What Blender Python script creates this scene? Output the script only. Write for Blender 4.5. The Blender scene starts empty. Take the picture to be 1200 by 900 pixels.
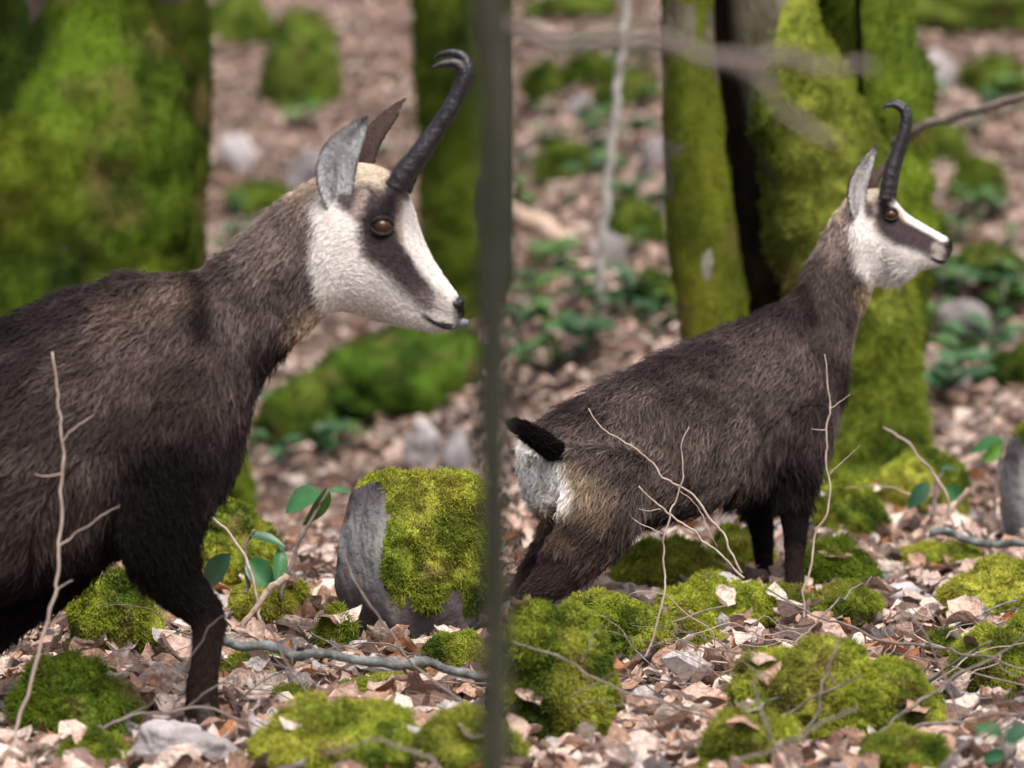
import bpy, bmesh, math
import numpy as np
from mathutils import Vector

# ------------------------------------------------------------------ camera, sky, sun, exposure
scene = bpy.context.scene
COL = scene.collection
D0, FPX, CAMZ, PITCH = 6.0, 4286.0, 1.15, math.radians(4.0)
cam_data = bpy.data.cameras.new('camera')
cam = bpy.data.objects.new('camera', cam_data); COL.objects.link(cam)
cam.location = (0, 0, CAMZ); cam.rotation_euler = (math.radians(90) - PITCH, 0, 0)
cam_data.sensor_width = 36.0; cam_data.lens = 36.0 * FPX / 1200.0
cam_data.clip_start = 0.05; cam_data.clip_end = 500
cam_data.dof.use_dof = True; cam_data.dof.focus_distance = D0 * 1.10; cam_data.dof.aperture_fstop = 3.2
scene.camera = cam

SUN_EL, SUN_AZ = math.radians(62), math.radians(25)      # high, from behind the camera's right
world = bpy.data.worlds.new('World'); scene.world = world; world.use_nodes = True
wn = world.node_tree.nodes; wl = world.node_tree.links
sky = wn.new('ShaderNodeTexSky'); sky.sky_type = 'NISHITA'; sky.sun_disc = False
sky.sun_elevation = SUN_EL; sky.sun_rotation = math.radians(180) - SUN_AZ
sky.air_density = 0.6; sky.dust_density = 8.0; sky.ozone_density = 0.3
wl.new(sky.outputs[0], wn['Background'].inputs[0]); wn['Background'].inputs[1].default_value = 0.12
sun_d = bpy.data.lights.new('sun', 'SUN'); sun_d.energy = 1.4; sun_d.angle = math.radians(40); sun_d.color = (1, 0.96, 0.9)
sun = bpy.data.objects.new('sun', sun_d); COL.objects.link(sun); sun.location = (3, -4, 12)
_sv = Vector((math.cos(SUN_EL) * math.sin(SUN_AZ), -math.cos(SUN_EL) * math.cos(SUN_AZ), math.sin(SUN_EL)))
sun.rotation_euler = _sv.to_track_quat('Z', 'Y').to_euler()
vs = scene.view_settings; vs.view_transform = 'Standard'; vs.look = 'None'; vs.exposure = 0.95; vs.gamma = 1.0
vs.use_curve_mapping = False
scene.render.engine = 'CYCLES'
scene.cycles.use_denoising = True
scene.cycles.max_bounces = 5; scene.cycles.diffuse_bounces = 3; scene.cycles.glossy_bounces = 2
scene.cycles.transparent_max_bounces = 4
scene.cycles_curves.shape = 'RIBBONS'

rng = np.random.default_rng(7)

# ------------------------------------------------------------------ maths helpers
CP, SP = math.cos(PITCH), math.sin(PITCH)
def P(px, py, d):
    """world point at d (x 6 m) along the camera axis that shows at (px, py) of the 1200 x 900 frame"""
    px, py, d = np.broadcast_arrays(np.asarray(px, float), np.asarray(py, float), np.asarray(d, float))
    dep = D0 * d; X = (px - 600) / FPX * dep; Y = (450 - py) / FPX * dep
    return np.stack([X, Y * SP + dep * CP, CAMZ + Y * CP - dep * SP], -1)
def proj(W):
    W = np.asarray(W, float); x = W[..., 0]; y = W[..., 1]; z = W[..., 2] - CAMZ
    dep = y * CP - z * SP; up = y * SP + z * CP
    return 600 + FPX * x / dep, 450 - FPX * up / dep, dep / D0
def nrm(a):
    return a / np.maximum(np.linalg.norm(a, axis=-1, keepdims=True), 1e-9)
def _h(ix, iy, iz, s):
    h = (ix.astype(np.int64) * 374761393 + iy.astype(np.int64) * 668265263 + iz.astype(np.int64) * 2147483647 + s * 974711) & 0xffffffff
    h = ((h ^ (h >> 13)) * 1274126177) & 0xffffffff
    h = ((h ^ (h >> 16)) * 2246822519) & 0xffffffff
    return ((h ^ (h >> 15)) & 0xffff) / 65535.0
def vnoise(p, s=0):
    p = np.asarray(p, float); f = np.floor(p); t = p - f; t = t * t * (3 - 2 * t); i = f.astype(np.int64)
    r = 0
    for a in (0, 1):
        for b in (0, 1):
            for c in (0, 1):
                w = (t[..., 0] if a else 1 - t[..., 0]) * (t[..., 1] if b else 1 - t[..., 1]) * (t[..., 2] if c else 1 - t[..., 2])
                r = r + w * _h(i[..., 0] + a, i[..., 1] + b, i[..., 2] + c, s)
    return r * 2 - 1
def fbm(p, s=0, o=4):
    p = np.asarray(p, float); r = 0; a = 1.0; tot = 0
    for k in range(o):
        r = r + a * vnoise(p * 2 ** k + 17.3 * k, s + k * 13); tot += a; a *= 0.5
    return r / tot
def sstep(a, b, x):
    t = np.clip((x - a) / (b - a), 0, 1); return t * t * (3 - 2 * t)
def catmull(pts, n):
    pts = np.asarray(pts, float); m = len(pts)
    if m == 2: return pts[0] + (pts[1] - pts[0]) * np.linspace(0, 1, n)[:, None]
    ext = np.vstack([2 * pts[0] - pts[1], pts, 2 * pts[-1] - pts[-2]])
    u = np.linspace(0, m - 1 - 1e-6, n); i = u.astype(int); t = (u - i)[:, None]
    p0, p1, p2, p3 = ext[i], ext[i + 1], ext[i + 2], ext[i + 3]
    return 0.5 * (2 * p1 + (p2 - p0) * t + (2 * p0 - 5 * p1 + 4 * p2 - p3) * t ** 2 + (3 * p1 - p0 - 3 * p2 + p3) * t ** 3)

# ------------------------------------------------------------------ object helpers
def mesh_arrays(name, V, F, col=None, smooth=True):
    V = np.ascontiguousarray(V, np.float32); F = np.ascontiguousarray(F, np.int32); k = F.shape[1]
    me = bpy.data.meshes.new(name)
    me.vertices.add(len(V)); me.vertices.foreach_set('co', V.ravel())
    me.loops.add(F.size); me.loops.foreach_set('vertex_index', F.ravel())
    me.polygons.add(len(F)); me.polygons.foreach_set('loop_start', np.arange(0, F.size, k, dtype=np.int32))
    me.update(calc_edges=True)
    if smooth: me.polygons.foreach_set('use_smooth', np.ones(len(F), bool))
    if col is not None: set_col(me, col)
    me.validate(); return me
def set_col(me, col):
    a = me.attributes.new('col', 'FLOAT_COLOR', 'POINT')
    c = np.ones((len(col), 4), np.float32); c[:, :3] = col; a.data.foreach_set('color', c.ravel())
def link(name, data, mat=None, parent=None, loc=None):
    o = bpy.data.objects.new(name, data); COL.objects.link(o)
    if mat is not None and data is not None: data.materials.append(mat)
    if parent is not None:
        o.parent = parent; q = parent
        off = Vector((0, 0, 0))
        while q is not None: off += q.location; q = q.parent
        o.location = -off            # all geometry is written in world coordinates
    elif loc is not None: o.location = loc
    return o
def tag(o, label=None, cat=None, group=None, kind=None):
    if label: o['label'] = label
    if cat: o['category'] = cat
    if group: o['group'] = group
    if kind: o['kind'] = kind
    return o
def thing(name, label, cat, loc, group=None):
    o = bpy.data.objects.new(name, None); COL.objects.link(o); o.location = Vector([float(v) for v in loc]); o.empty_display_size = 0.05
    return tag(o, label, cat, group)
def strands(name, pts, rad, col, mat, parent):
    """pts N x K x 3, rad N x K, col N x 3 or N x K x 3 -> hair curves object"""
    N, K = pts.shape[:2]; hc = bpy.data.hair_curves.new(name); hc.add_curves([K] * N)
    if 'position' not in hc.attributes: hc.attributes.new('position', 'FLOAT_VECTOR', 'POINT')
    hc.attributes['position'].data.foreach_set('vector', np.ascontiguousarray(pts, np.float32).ravel())
    ra = hc.attributes.get('radius') or hc.attributes.new('radius', 'FLOAT', 'POINT')
    ra.data.foreach_set('value', np.ascontiguousarray(rad, np.float32).ravel())
    if col.ndim == 2: col = np.repeat(col[:, None, :], K, 1)
    c = np.ones((N, K, 4), np.float32); c[..., :3] = np.clip(col, 0, 1)
    ca = hc.attributes.new('col', 'FLOAT_COLOR', 'POINT'); ca.data.foreach_set('color', c.ravel())
    return link(name, hc, mat, parent)
def tri_of(F):
    return F if F.shape[1] == 3 else np.vstack([F[:, [0, 1, 2]], F[:, [0, 2, 3]]])
def vnormals(V, T):
    n = np.cross(V[T[:, 1]] - V[T[:, 0]], V[T[:, 2]] - V[T[:, 0]]); N = np.zeros_like(V)
    for k in range(3): np.add.at(N, T[:, k], n)
    return nrm(N)
def scatter(V, T, n, w=None, r=rng):
    a = np.linalg.norm(np.cross(V[T[:, 1]] - V[T[:, 0]], V[T[:, 2]] - V[T[:, 0]]), axis=1)
    if w is not None: a = a * w[T].mean(1)
    a = a / a.sum(); f = r.choice(len(T), n, p=a)
    b = r.random((n, 2)); m = b.sum(1) > 1; b[m] = 1 - b[m]
    return f, np.stack([1 - b.sum(1), b[:, 0], b[:, 1]], 1)
def at(A, T, f, b): return (A[T[f]] * b[:, :, None]).sum(1)
def tube(pts, rads, seg=8, n=None, lump=0.0, cap=True, seed=0):
    """pts world M x 3, rads M -> V, F(tri)"""
    pts = np.asarray(pts, float); rads = np.asarray(rads, float)
    if n:
        rads = np.interp(np.linspace(0, 1, n), np.linspace(0, 1, len(rads)), rads); pts = catmull(pts, n)
    t = nrm(np.gradient(pts, axis=0)); ref = np.array([0, -1, 0.01]);
    if abs(t[:, 1]).mean() > 0.8: ref = np.array([0, 0, 1.0])
    a = nrm(np.cross(t, ref)); b = np.cross(t, a)
    th = np.linspace(0, 2 * np.pi, seg, endpoint=False)
    ring = a[:, None] * np.cos(th)[None, :, None] + b[:, None] * np.sin(th)[None, :, None]
    rr = rads[:, None, None]
    if lump: 
        q = pts[:, None] + ring * rr
        rr = rr * (1 + lump * fbm(q / np.maximum(rads.mean(), 1e-4) * 0.8, seed, 3)[..., None])
    V = (pts[:, None] + ring * rr).reshape(-1, 3); M = len(pts)
    F = []
    i = np.arange(M - 1)[:, None] * seg; j = np.arange(seg)[None]
    q = np.stack([i + j, i + (j + 1) % seg, i + seg + (j + 1) % seg, i + seg + j], -1).reshape(-1, 4)
    T = np.vstack([q[:, [0, 1, 2]], q[:, [0, 2, 3]]])
    if cap:
        c0, c1 = len(V), len(V) + 1; V = np.vstack([V, pts[:1], pts[-1:]]); jj = np.arange(seg)
        T = np.vstack([T, np.stack([np.full(seg, c0), (jj + 1) % seg, jj], 1), np.stack([np.full(seg, c1), (M - 1) * seg + jj, (M - 1) * seg + (jj + 1) % seg], 1)])
    return V, T
def mergeVT(lst):
    Vs, Ts, o = [], [], 0
    for V, T in lst: Vs.append(V); Ts.append(T + o); o += len(V)
    return np.vstack(Vs), np.vstack(Ts)

# ------------------------------------------------------------------ materials
def mat_new(name, rough=0.7, spec=0.3):
    m = bpy.data.materials.new(name); m.use_nodes = True; b = m.node_tree.nodes['Principled BSDF']
    b.inputs['Roughness'].default_value = rough; b.inputs['Specular IOR Level'].default_value = spec
    return m, m.node_tree.nodes, m.node_tree.links, b
def attr_mat(name, rough=0.7, spec=0.25, noise=0.0, nscale=60, bump=0.0, bscale=120, trans=0.0):
    m, n, l, b = mat_new(name, rough, spec)
    a = n.new('ShaderNodeAttribute'); a.attribute_name = 'col'; out = a.outputs['Color']
    tc = n.new('ShaderNodeNewGeometry')
    if noise:
        t = n.new('ShaderNodeTexNoise'); t.inputs['Scale'].default_value = nscale; t.inputs['Detail'].default_value = 4
        l.new(tc.outputs['Position'], t.inputs['Vector'])
        mr = n.new('ShaderNodeMapRange'); mr.inputs['From Min'].default_value = 0.3; mr.inputs['From Max'].default_value = 0.7
        mr.inputs['To Min'].default_value = 1 - noise; mr.inputs['To Max'].default_value = 1 + noise
        l.new(t.outputs['Fac'], mr.inputs['Value'])
        mx = n.new('ShaderNodeMix'); mx.data_type = 'RGBA'; mx.blend_type = 'MULTIPLY'; mx.inputs['Factor'].default_value = 1
        l.new(out, mx.inputs['A']); l.new(mr.outputs[0], mx.inputs['B']); out = mx.outputs['Result']
    l.new(out, b.inputs['Base Color'])
    if bump:
        t2 = n.new('ShaderNodeTexNoise'); t2.inputs['Scale'].default_value = bscale; t2.inputs['Detail'].default_value = 5
        l.new(tc.outputs['Position'], t2.inputs['Vector'])
        bp = n.new('ShaderNodeBump'); bp.inputs['Strength'].default_value = bump; bp.inputs['Distance'].default_value = 0.01
        l.new(t2.outputs['Fac'], bp.inputs['Height']); l.new(bp.outputs[0], b.inputs['Normal'])
    if trans:
        tr = n.new('ShaderNodeBsdfTranslucent'); l.new(out, tr.inputs['Color'])
        ms = n.new('ShaderNodeMixShader'); ms.inputs[0].default_value = trans
        l.new(b.outputs[0], ms.inputs[1]); l.new(tr.outputs[0], ms.inputs[2]); l.new(ms.outputs[0], n['Material Output'].inputs[0])
    return m
def noise_mat(name, stops, scale=8, detail=8, rough=0.8, spec=0.25, bump=0.5, bscale=None, dist=0.01, stretch=(1, 1, 1), scale2=None, stops2=None):
    m, n, l, b = mat_new(name, rough, spec)
    g = n.new('ShaderNodeNewGeometry'); mp = n.new('ShaderNodeMapping'); mp.inputs['Scale'].default_value = stretch
    l.new(g.outputs['Position'], mp.inputs['Vector'])
    t = n.new('ShaderNodeTexNoise'); t.inputs['Scale'].default_value = scale; t.inputs['Detail'].default_value = detail; t.inputs['Roughness'].default_value = 0.65
    l.new(mp.outputs[0], t.inputs['Vector'])
    r = n.new('ShaderNodeValToRGB'); e = r.color_ramp.elements
    e[0].position, e[0].color = stops[0][0], (*stops[0][1], 1); e[1].position, e[1].color = stops[-1][0], (*stops[-1][1], 1)
    for p_, c_ in stops[1:-1]: q = e.new(p_); q.color = (*c_, 1)
    l.new(t.outputs['Fac'], r.inputs[0]); out = r.outputs[0]
    if scale2:
        v = n.new('ShaderNodeTexNoise'); v.inputs['Scale'].default_value = scale2; v.inputs['Detail'].default_value = 6; l.new(g.outputs['Position'], v.inputs['Vector'])
        r2 = n.new('ShaderNodeValToRGB'); r2.color_ramp.elements[0].position = 0.54; r2.color_ramp.elements[1].position = 0.62
        l.new(v.outputs['Fac'], r2.inputs[0])
        mx = n.new('ShaderNodeMix'); mx.data_type = 'RGBA'; l.new(r2.outputs[0], mx.inputs['Factor']); l.new(out, mx.inputs['A']); mx.inputs['B'].default_value = (*stops2, 1); out = mx.outputs['Result']
    l.new(out, b.inputs['Base Color'])
    t2 = n.new('ShaderNodeTexNoise'); t2.inputs['Scale'].default_value = bscale or scale * 4; t2.inputs['Detail'].default_value = 8; l.new(mp.outputs[0], t2.inputs['Vector'])
    bp = n.new('ShaderNodeBump'); bp.inputs['Strength'].default_value = bump; bp.inputs['Distance'].default_value = dist
    l.new(t2.outputs['Fac'], bp.inputs['Height']); l.new(bp.outputs[0], b.inputs['Normal'])
    return m
M = {}
M['fur'] = attr_mat('fur', 0.7, 0.05)
M['hide'] = attr_mat('hide', 0.85, 0.1, 0.25, 90)
M['soil'] = noise_mat('soil', [(0.3, (0.03, 0.02, 0.015)), (0.5, (0.07, 0.047, 0.035)), (0.7, (0.12, 0.085, 0.065))], 12, bump=0.8, bscale=40, dist=0.03)
M['leaf'] = attr_mat('dry_leaf', 0.6, 0.25, 0.3, 70, 0.9, 110, 0.2)
M['green_leaf'] = attr_mat('green_leaf', 0.35, 0.5, 0.15, 60, 0.1, 80, 0.2)
M['moss'] = attr_mat('moss', 0.9, 0.05, 0.3, 120, 0.8, 200)
M['moss_fuzz'] = attr_mat('moss_fuzz', 0.85, 0.05, trans=0.3)
M['stone'] = noise_mat('stone', [(0.3, (0.07, 0.064, 0.068)), (0.5, (0.15, 0.135, 0.14)), (0.72, (0.26, 0.245, 0.25))], 9, bump=0.7, bscale=30, dist=0.015, scale2=5, stops2=(0.4, 0.4, 0.38))
M['slate'] = noise_mat('slate', [(0.3, (0.045, 0.04, 0.043)), (0.5, (0.085, 0.076, 0.08)), (0.72, (0.15, 0.14, 0.145))], 9, bump=0.8, bscale=26, dist=0.02, scale2=4, stops2=(0.2, 0.2, 0.2))
M['pale_stone'] = noise_mat('pale_stone', [(0.3, (0.16, 0.15, 0.15)), (0.5, (0.32, 0.3, 0.31)), (0.7, (0.5, 0.5, 0.52))], 7, bump=0.6, bscale=30, dist=0.012, scale2=6, stops2=(0.12, 0.1, 0.1))
M['bark'] = noise_mat('bark', [(0.3, (0.035, 0.03, 0.02)), (0.5, (0.075, 0.07, 0.042)), (0.72, (0.17, 0.17, 0.13))], 9, bump=1.0, bscale=26, dist=0.02, stretch=(1, 1, 0.45))
M['dark_bark'] = noise_mat('dark_bark', [(0.3, (0.02, 0.016, 0.012)), (0.7, (0.06, 0.045, 0.035))], 9, bump=0.8, dist=0.02, stretch=(1, 1, 0.4))
M['shade_black_wood'] = noise_mat('shade_black_wood', [(0.3, (0.006, 0.005, 0.004)), (0.7, (0.03, 0.02, 0.014))], 9, bump=0.8, dist=0.02, stretch=(1, 1, 0.4), rough=.95, spec=.05)  # near-black colour paints in the deep shade inside the hollow tree
M['olive_bark'] = noise_mat('olive_bark', [(0.3, (0.013, 0.014, 0.009)), (0.55, (0.028, 0.03, 0.018)), (0.7, (0.05, 0.042, 0.032))], 14, bump=0.8, dist=0.006, stretch=(1, 1, 0.4))
M['twig'] = noise_mat('twig', [(0.3, (0.09, 0.072, 0.064)), (0.7, (0.24, 0.205, 0.185))], 30, bump=0.4, dist=0.002)
M['pale_twig'] = noise_mat('pale_twig', [(0.3, (0.26, 0.2, 0.17)), (0.7, (0.46, 0.38, 0.33))], 30, bump=0.4, dist=0.002)
M['grey_twig'] = noise_mat('grey_twig', [(0.3, (0.045, 0.045, 0.05)), (0.5, (0.13, 0.14, 0.14)), (0.7, (0.3, 0.34, 0.32))], 40, bump=0.6, dist=0.003)
M['pale_wood'] = noise_mat('pale_wood', [(0.3, (0.3, 0.21, 0.16)), (0.7, (0.55, 0.44, 0.36))], 8, bump=0.5)
M['grey_wood'] = noise_mat('grey_wood', [(0.3, (0.22, 0.21, 0.19)), (0.7, (0.42, 0.42, 0.4))], 12, bump=0.4)
M['horn'] = noise_mat('horn', [(0.3, (0.008, 0.0075, 0.009)), (0.7, (0.024, 0.022, 0.025))], 30, rough=0.42, spec=0.5, bump=0.7, bscale=130, dist=0.004)
M['hoof'] = noise_mat('hoof', [(0.3, (0.015, 0.012, 0.011)), (0.7, (0.05, 0.04, 0.035))], 40, rough=0.5)
M['eye'] = noise_mat('eye', [(0.3, (0.005, 0.003, 0.002)), (0.62, (0.075, 0.03, 0.01))], 60, rough=0.08, spec=0.35, bump=0.0)
M['lid'] = noise_mat('eyelid', [(0.3, (0.008, 0.007, 0.007)), (0.7, (0.02, 0.016, 0.016))], 80, rough=0.5)
M['nose'] = noise_mat('nose', [(0.3, (0.007, 0.006, 0.007)), (0.7, (0.02, 0.018, 0.02))], 80, rough=0.35, bump=0.3, bscale=300, dist=0.002)
M['tongue'] = noise_mat('tongue', [(0.3, (0.08, 0.08, 0.11)), (0.7, (0.17, 0.17, 0.22))], 50, rough=0.3, spec=0.5, bump=0.2)

# ------------------------------------------------------------------ ground
PL = np.array([(.95, 900), (1.0, 862), (1.1, 790), (1.2, 722), (1.3, 672), (1.42, 645), (1.6, 628), (1.9, 596), (2.3, 492), (2.9, 310), (3.5, 150), (4.2, 0), (5.2, -200)], float)
PR = np.array([(.95, 900), (1.0, 862), (1.1, 787), (1.235, 710), (1.36, 650), (1.5, 600), (1.7, 535), (2.0, 440), (2.5, 305), (3.1, 155), (3.8, 5), (4.8, -190)], float)
def _prof(T):
    w = P(600, T[:, 1], T[:, 0]); y, z = w[:, 1], w[:, 2]
    y = np.concatenate([[-60, 3.0], y, [y[-1] + 8, y[-1] + 60]]); z = np.concatenate([[z[0] - 3, z[0] - 0.03], z, [z[-1] + 2.2, z[-1] + 13]])
    yy = np.arange(-60, 95, 0.05); zz = np.interp(yy, y, z); k = np.hanning(13); k /= k.sum()
    zz = np.convolve(np.pad(zz, 6, mode='edge'), k, 'valid'); return yy, zz
YL, ZL = _prof(PL); YR, ZR = _prof(PR)
def height(x, y):
    x = np.asarray(x, float); y = np.asarray(y, float)
    b = sstep(-0.45, 0.35, x); z = np.interp(y, YL, ZL) * (1 - b) + np.interp(y, YR, ZR) * b
    q = np.stack([x, y, np.zeros_like(x)], -1); far = sstep(9, 14, y)
    return z + fbm(q * 2.2, 3, 3) * (0.025 + 0.06 * far) + fbm(q * 0.7, 9, 2) * 0.16 * far
def ground_hit(px, py):
    d = np.arange(0.6, 7, 0.003); w = P(px, py, d); b = w[:, 2] <= height(w[:, 0], w[:, 1])
    i = int(np.argmax(b)) if b.any() else len(d) - 1
    return d[i], w[i]
def gx(n, core, reach):
    u = np.linspace(-1, 1, n); return core * u + (reach - core) * np.sign(u) * abs(u) ** 5
xs = gx(260, 3.2, 60); ys = np.concatenate([np.linspace(-58, 4, 30)[:-1], np.linspace(4, 11, 200)[:-1], np.linspace(11, 30, 200)[:-1], np.linspace(30, 90, 40)])
X, Y = np.meshgrid(xs, ys); Z = height(X, Y); nx = len(xs)
V = np.stack([X, Y, Z], -1).reshape(-1, 3); i = np.arange(len(ys) - 1)[:, None] * nx; j = np.arange(nx - 1)[None]
F = np.stack([i + j, i + j + 1, i + nx + j + 1, i + nx + j], -1).reshape(-1, 4)
ground = tag(link('ground', mesh_arrays('ground', V, F), M['soil']), kind='structure')

# ------------------------------------------------------------------ leaf litter
def leaf_template(r, seg=3, ac=(-1, 0, 1)):
    """a curled dry leaf, 1 long, as V, F"""
    w = r.uniform(0.24, 0.36); fold = r.uniform(-0.2, 0.7); curl = r.uniform(-1.2, 2.2); roll = r.uniform(0, 1.6); twist = r.uniform(-0.9, 0.9); bend = r.uniform(-.5, .5)
    V = []; m = seg + 2; na = len(ac)
    for a in range(m):
        t = a / (m - 1); hw = w * math.sin(math.pi * min(1, t ** 0.85)) ** 0.8 * (1 + r.uniform(-0.1, 0.1)) if 0 < a < m - 1 else 0.012
        for s in ac:
            th = s * roll * (1 if abs(roll) > .05 else 0); y_ = hw * (math.sin(th) / max(roll, .05) if roll > .05 else s); z_ = hw * (1 - math.cos(th)) / max(roll, .05) + abs(s) * hw * fold + (r.uniform(-.06, .06) if s else r.uniform(-.02, .02))
            ang = twist * (t - 0.5); y_, z_ = y_ * math.cos(ang) - z_ * math.sin(ang), z_ * math.cos(ang) + y_ * math.sin(ang)
            x_ = t - 0.5; V.append((x_ * (1 - 0.1 * abs(curl)), y_ + bend * x_ * x_ * .5, z_ + curl * x_ * x_ * 0.6))
    F = []
    for a in range(m - 1):
        for b in range(na - 1): q = a * na + b; F.append((q, q + 1, q + na + 1, q + na))
    return np.array(V), np.array(F)
TEMPL = [leaf_template(rng, 5, (-1, -.5, 0, .5, 1)) for _ in range(30)]; TEMPL_FAR = [leaf_template(rng, 1) for _ in range(12)]
LC = np.array([(0.58, 0.43, 0.36), (0.64, 0.53, 0.47), (0.4, 0.26, 0.19), (0.36, 0.17, 0.085), (0.12, 0.08, 0.068), (0.46, 0.43, 0.425), (0.25, 0.16, 0.125), (0.7, 0.61, 0.54)])
LP = np.array([.24, .18, .14, .07, .11, .08, .1, .08])
def rotmats(n, tilt, r=rng):
    a = r.uniform(0, 2 * np.pi, n); t = np.abs(r.normal(0, tilt, n)); ax = r.uniform(0, 2 * np.pi, n); flip = r.random(n) < 0.45
    ca, sa = np.cos(a), np.sin(a); z = np.zeros(n); o = np.ones(n)
    Rz = np.stack([np.stack([ca, -sa, z], -1), np.stack([sa, ca, z], -1), np.stack([z, z, o], -1)], -2)
    k = np.stack([np.cos(ax), np.sin(ax), z], -1); K = np.zeros((n, 3, 3)); K[:, 0, 2] = k[:, 1]; K[:, 1, 2] = -k[:, 0]; K[:, 2, 0] = -k[:, 1]; K[:, 2, 1] = k[:, 0]
    Rt = np.eye(3) + np.sin(t)[:, None, None] * K + (1 - np.cos(t))[:, None, None] * (K @ K)
    S = np.eye(3)[None].repeat(n, 0); S[flip, 1, 1] = -1; S[flip, 2, 2] = -1
    return Rt @ Rz @ S
def leaf_mass(name, x, y, size, tilt, lift, templ):
    n = len(x); z = height(x, y) + lift; R = rotmats(n, tilt) * size[:, None, None]; pos = np.stack([x, y, z], -1)
    calmer = .5 if templ is TEMPL_FAR else 1.0; which = rng.integers(0, len(templ), n); c = LC[rng.choice(len(LC), n, p=LP)] * rng.uniform(0.75, 1.2, (n, 1)); c = c * calmer + c.mean(0) * (1 - calmer) * .95
    Vs, Fs, Cs, o = [], [], [], 0
    for k, (tv, tf) in enumerate(templ):
        m = np.where(which == k)[0]
        if not len(m): continue
        v = np.einsum('nij,kj->nki', R[m], tv) + pos[m][:, None]; K = len(tv)
        Vs.append(v.reshape(-1, 3)); Fs.append((tf[None] + (o + np.arange(len(m)) * K)[:, None, None]).reshape(-1, 4)); o += len(m) * K
        Cs.append(np.repeat(c[m], K, 0))
    o_ = link(name, mesh_arrays(name, np.vstack(Vs), np.vstack(Fs), np.vstack(Cs)), M['leaf'], ground)
    return tag(o_, kind='stuff')
# foreground litter, thick; then the slope behind, larger and thinner with distance
n = 16000; y_ = rng.uniform(5.0, 9.6, n); x_ = rng.uniform(-1, 1, n) * (0.17 * y_ + 0.35)
leaf_mass('leaf_litter', x_, y_, 0.028 + 0.085 * rng.random(n) ** 1.7, 0.6, rng.uniform(0.0, 0.03, n), TEMPL).name = 'leaf_litter'
n = 46000; y_ = 9.4 + (rng.random(n) ** 0.8) * 19; x_ = rng.uniform(-1, 1, n) * (0.16 * y_ + 0.6)
leaf_mass('leaf_litter', x_, y_, rng.uniform(0.06, 0.12, n), 0.45, rng.uniform(0.0, 0.03, n), TEMPL_FAR)
from mathutils import Matrix
# ------------------------------------------------------------------ moss
MOSS = np.array([(0.28, 0.325, 0.04), (0.18, 0.23, 0.03), (0.42, 0.41, 0.07), (0.055, 0.09, 0.013)])
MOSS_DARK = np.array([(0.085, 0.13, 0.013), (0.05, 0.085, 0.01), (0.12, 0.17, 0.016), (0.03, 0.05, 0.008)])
def moss_colour(pos, pal, sc=14.0, seed=31):
    a = fbm(pos * sc, seed, 3) * 1.6; b = fbm(pos * sc * 3.1, seed + 5, 2)
    t = np.clip(0.5 + a * 0.8 + b * 0.3, 0, 1)[:, None]; c = pal[3] * (1 - t) + pal[0] * t
    t2 = np.clip(fbm(pos * sc * 0.6, seed + 9, 2) * 2.2, 0, 1)[:, None]; c = c * (1 - t2 * 0.6) + pal[2] * t2 * 0.6
    t3 = np.clip(fbm(pos * sc * 1.3 + 9, seed + 21, 3) * 3.2 - .75, 0, 1)[:, None] * .7; c = c * (1 - t3) + np.array([.15, .11, .045]) * t3
    return c
def moss_fuzz(V, T, w, n, L, parent, pal, rad=0.0011, name='moss_fuzz', gravity=0.3, csc=14.0):
    f, b = scatter(V, T, n, w); p = at(V, T, f, b); N = nrm(at(vnormals(V, T), T, f, b))
    dirn = nrm(N + rng.normal(0, 0.55, (n, 3)) + np.array([0, 0, 0.25])); ln = L * (rng.uniform(0.3, 1.2, n) * (1 + .9 * np.clip(fbm(p * 40, 77, 2) * 2, -.7, 1)))[:, None]
    mid = p + dirn * ln * 0.55; tip = mid + nrm(dirn + rng.normal(0, 0.4, (n, 3)) - np.array([0, 0, gravity])) * ln * 0.5
    pts = np.stack([p - N * 0.002, mid, tip], 1)
    c = moss_colour(p, pal, csc) * rng.uniform(0.7, 1.45, (n, 1)); col = np.stack([c * 0.7, c, c * 1.25], 1)
    r = np.stack([np.full(n, rad), np.full(n, rad * 0.9), np.full(n, rad * 0.35)], 1)
    return tag(strands(name, pts, r, col, M['moss_fuzz'], parent), kind='stuff')

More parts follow.
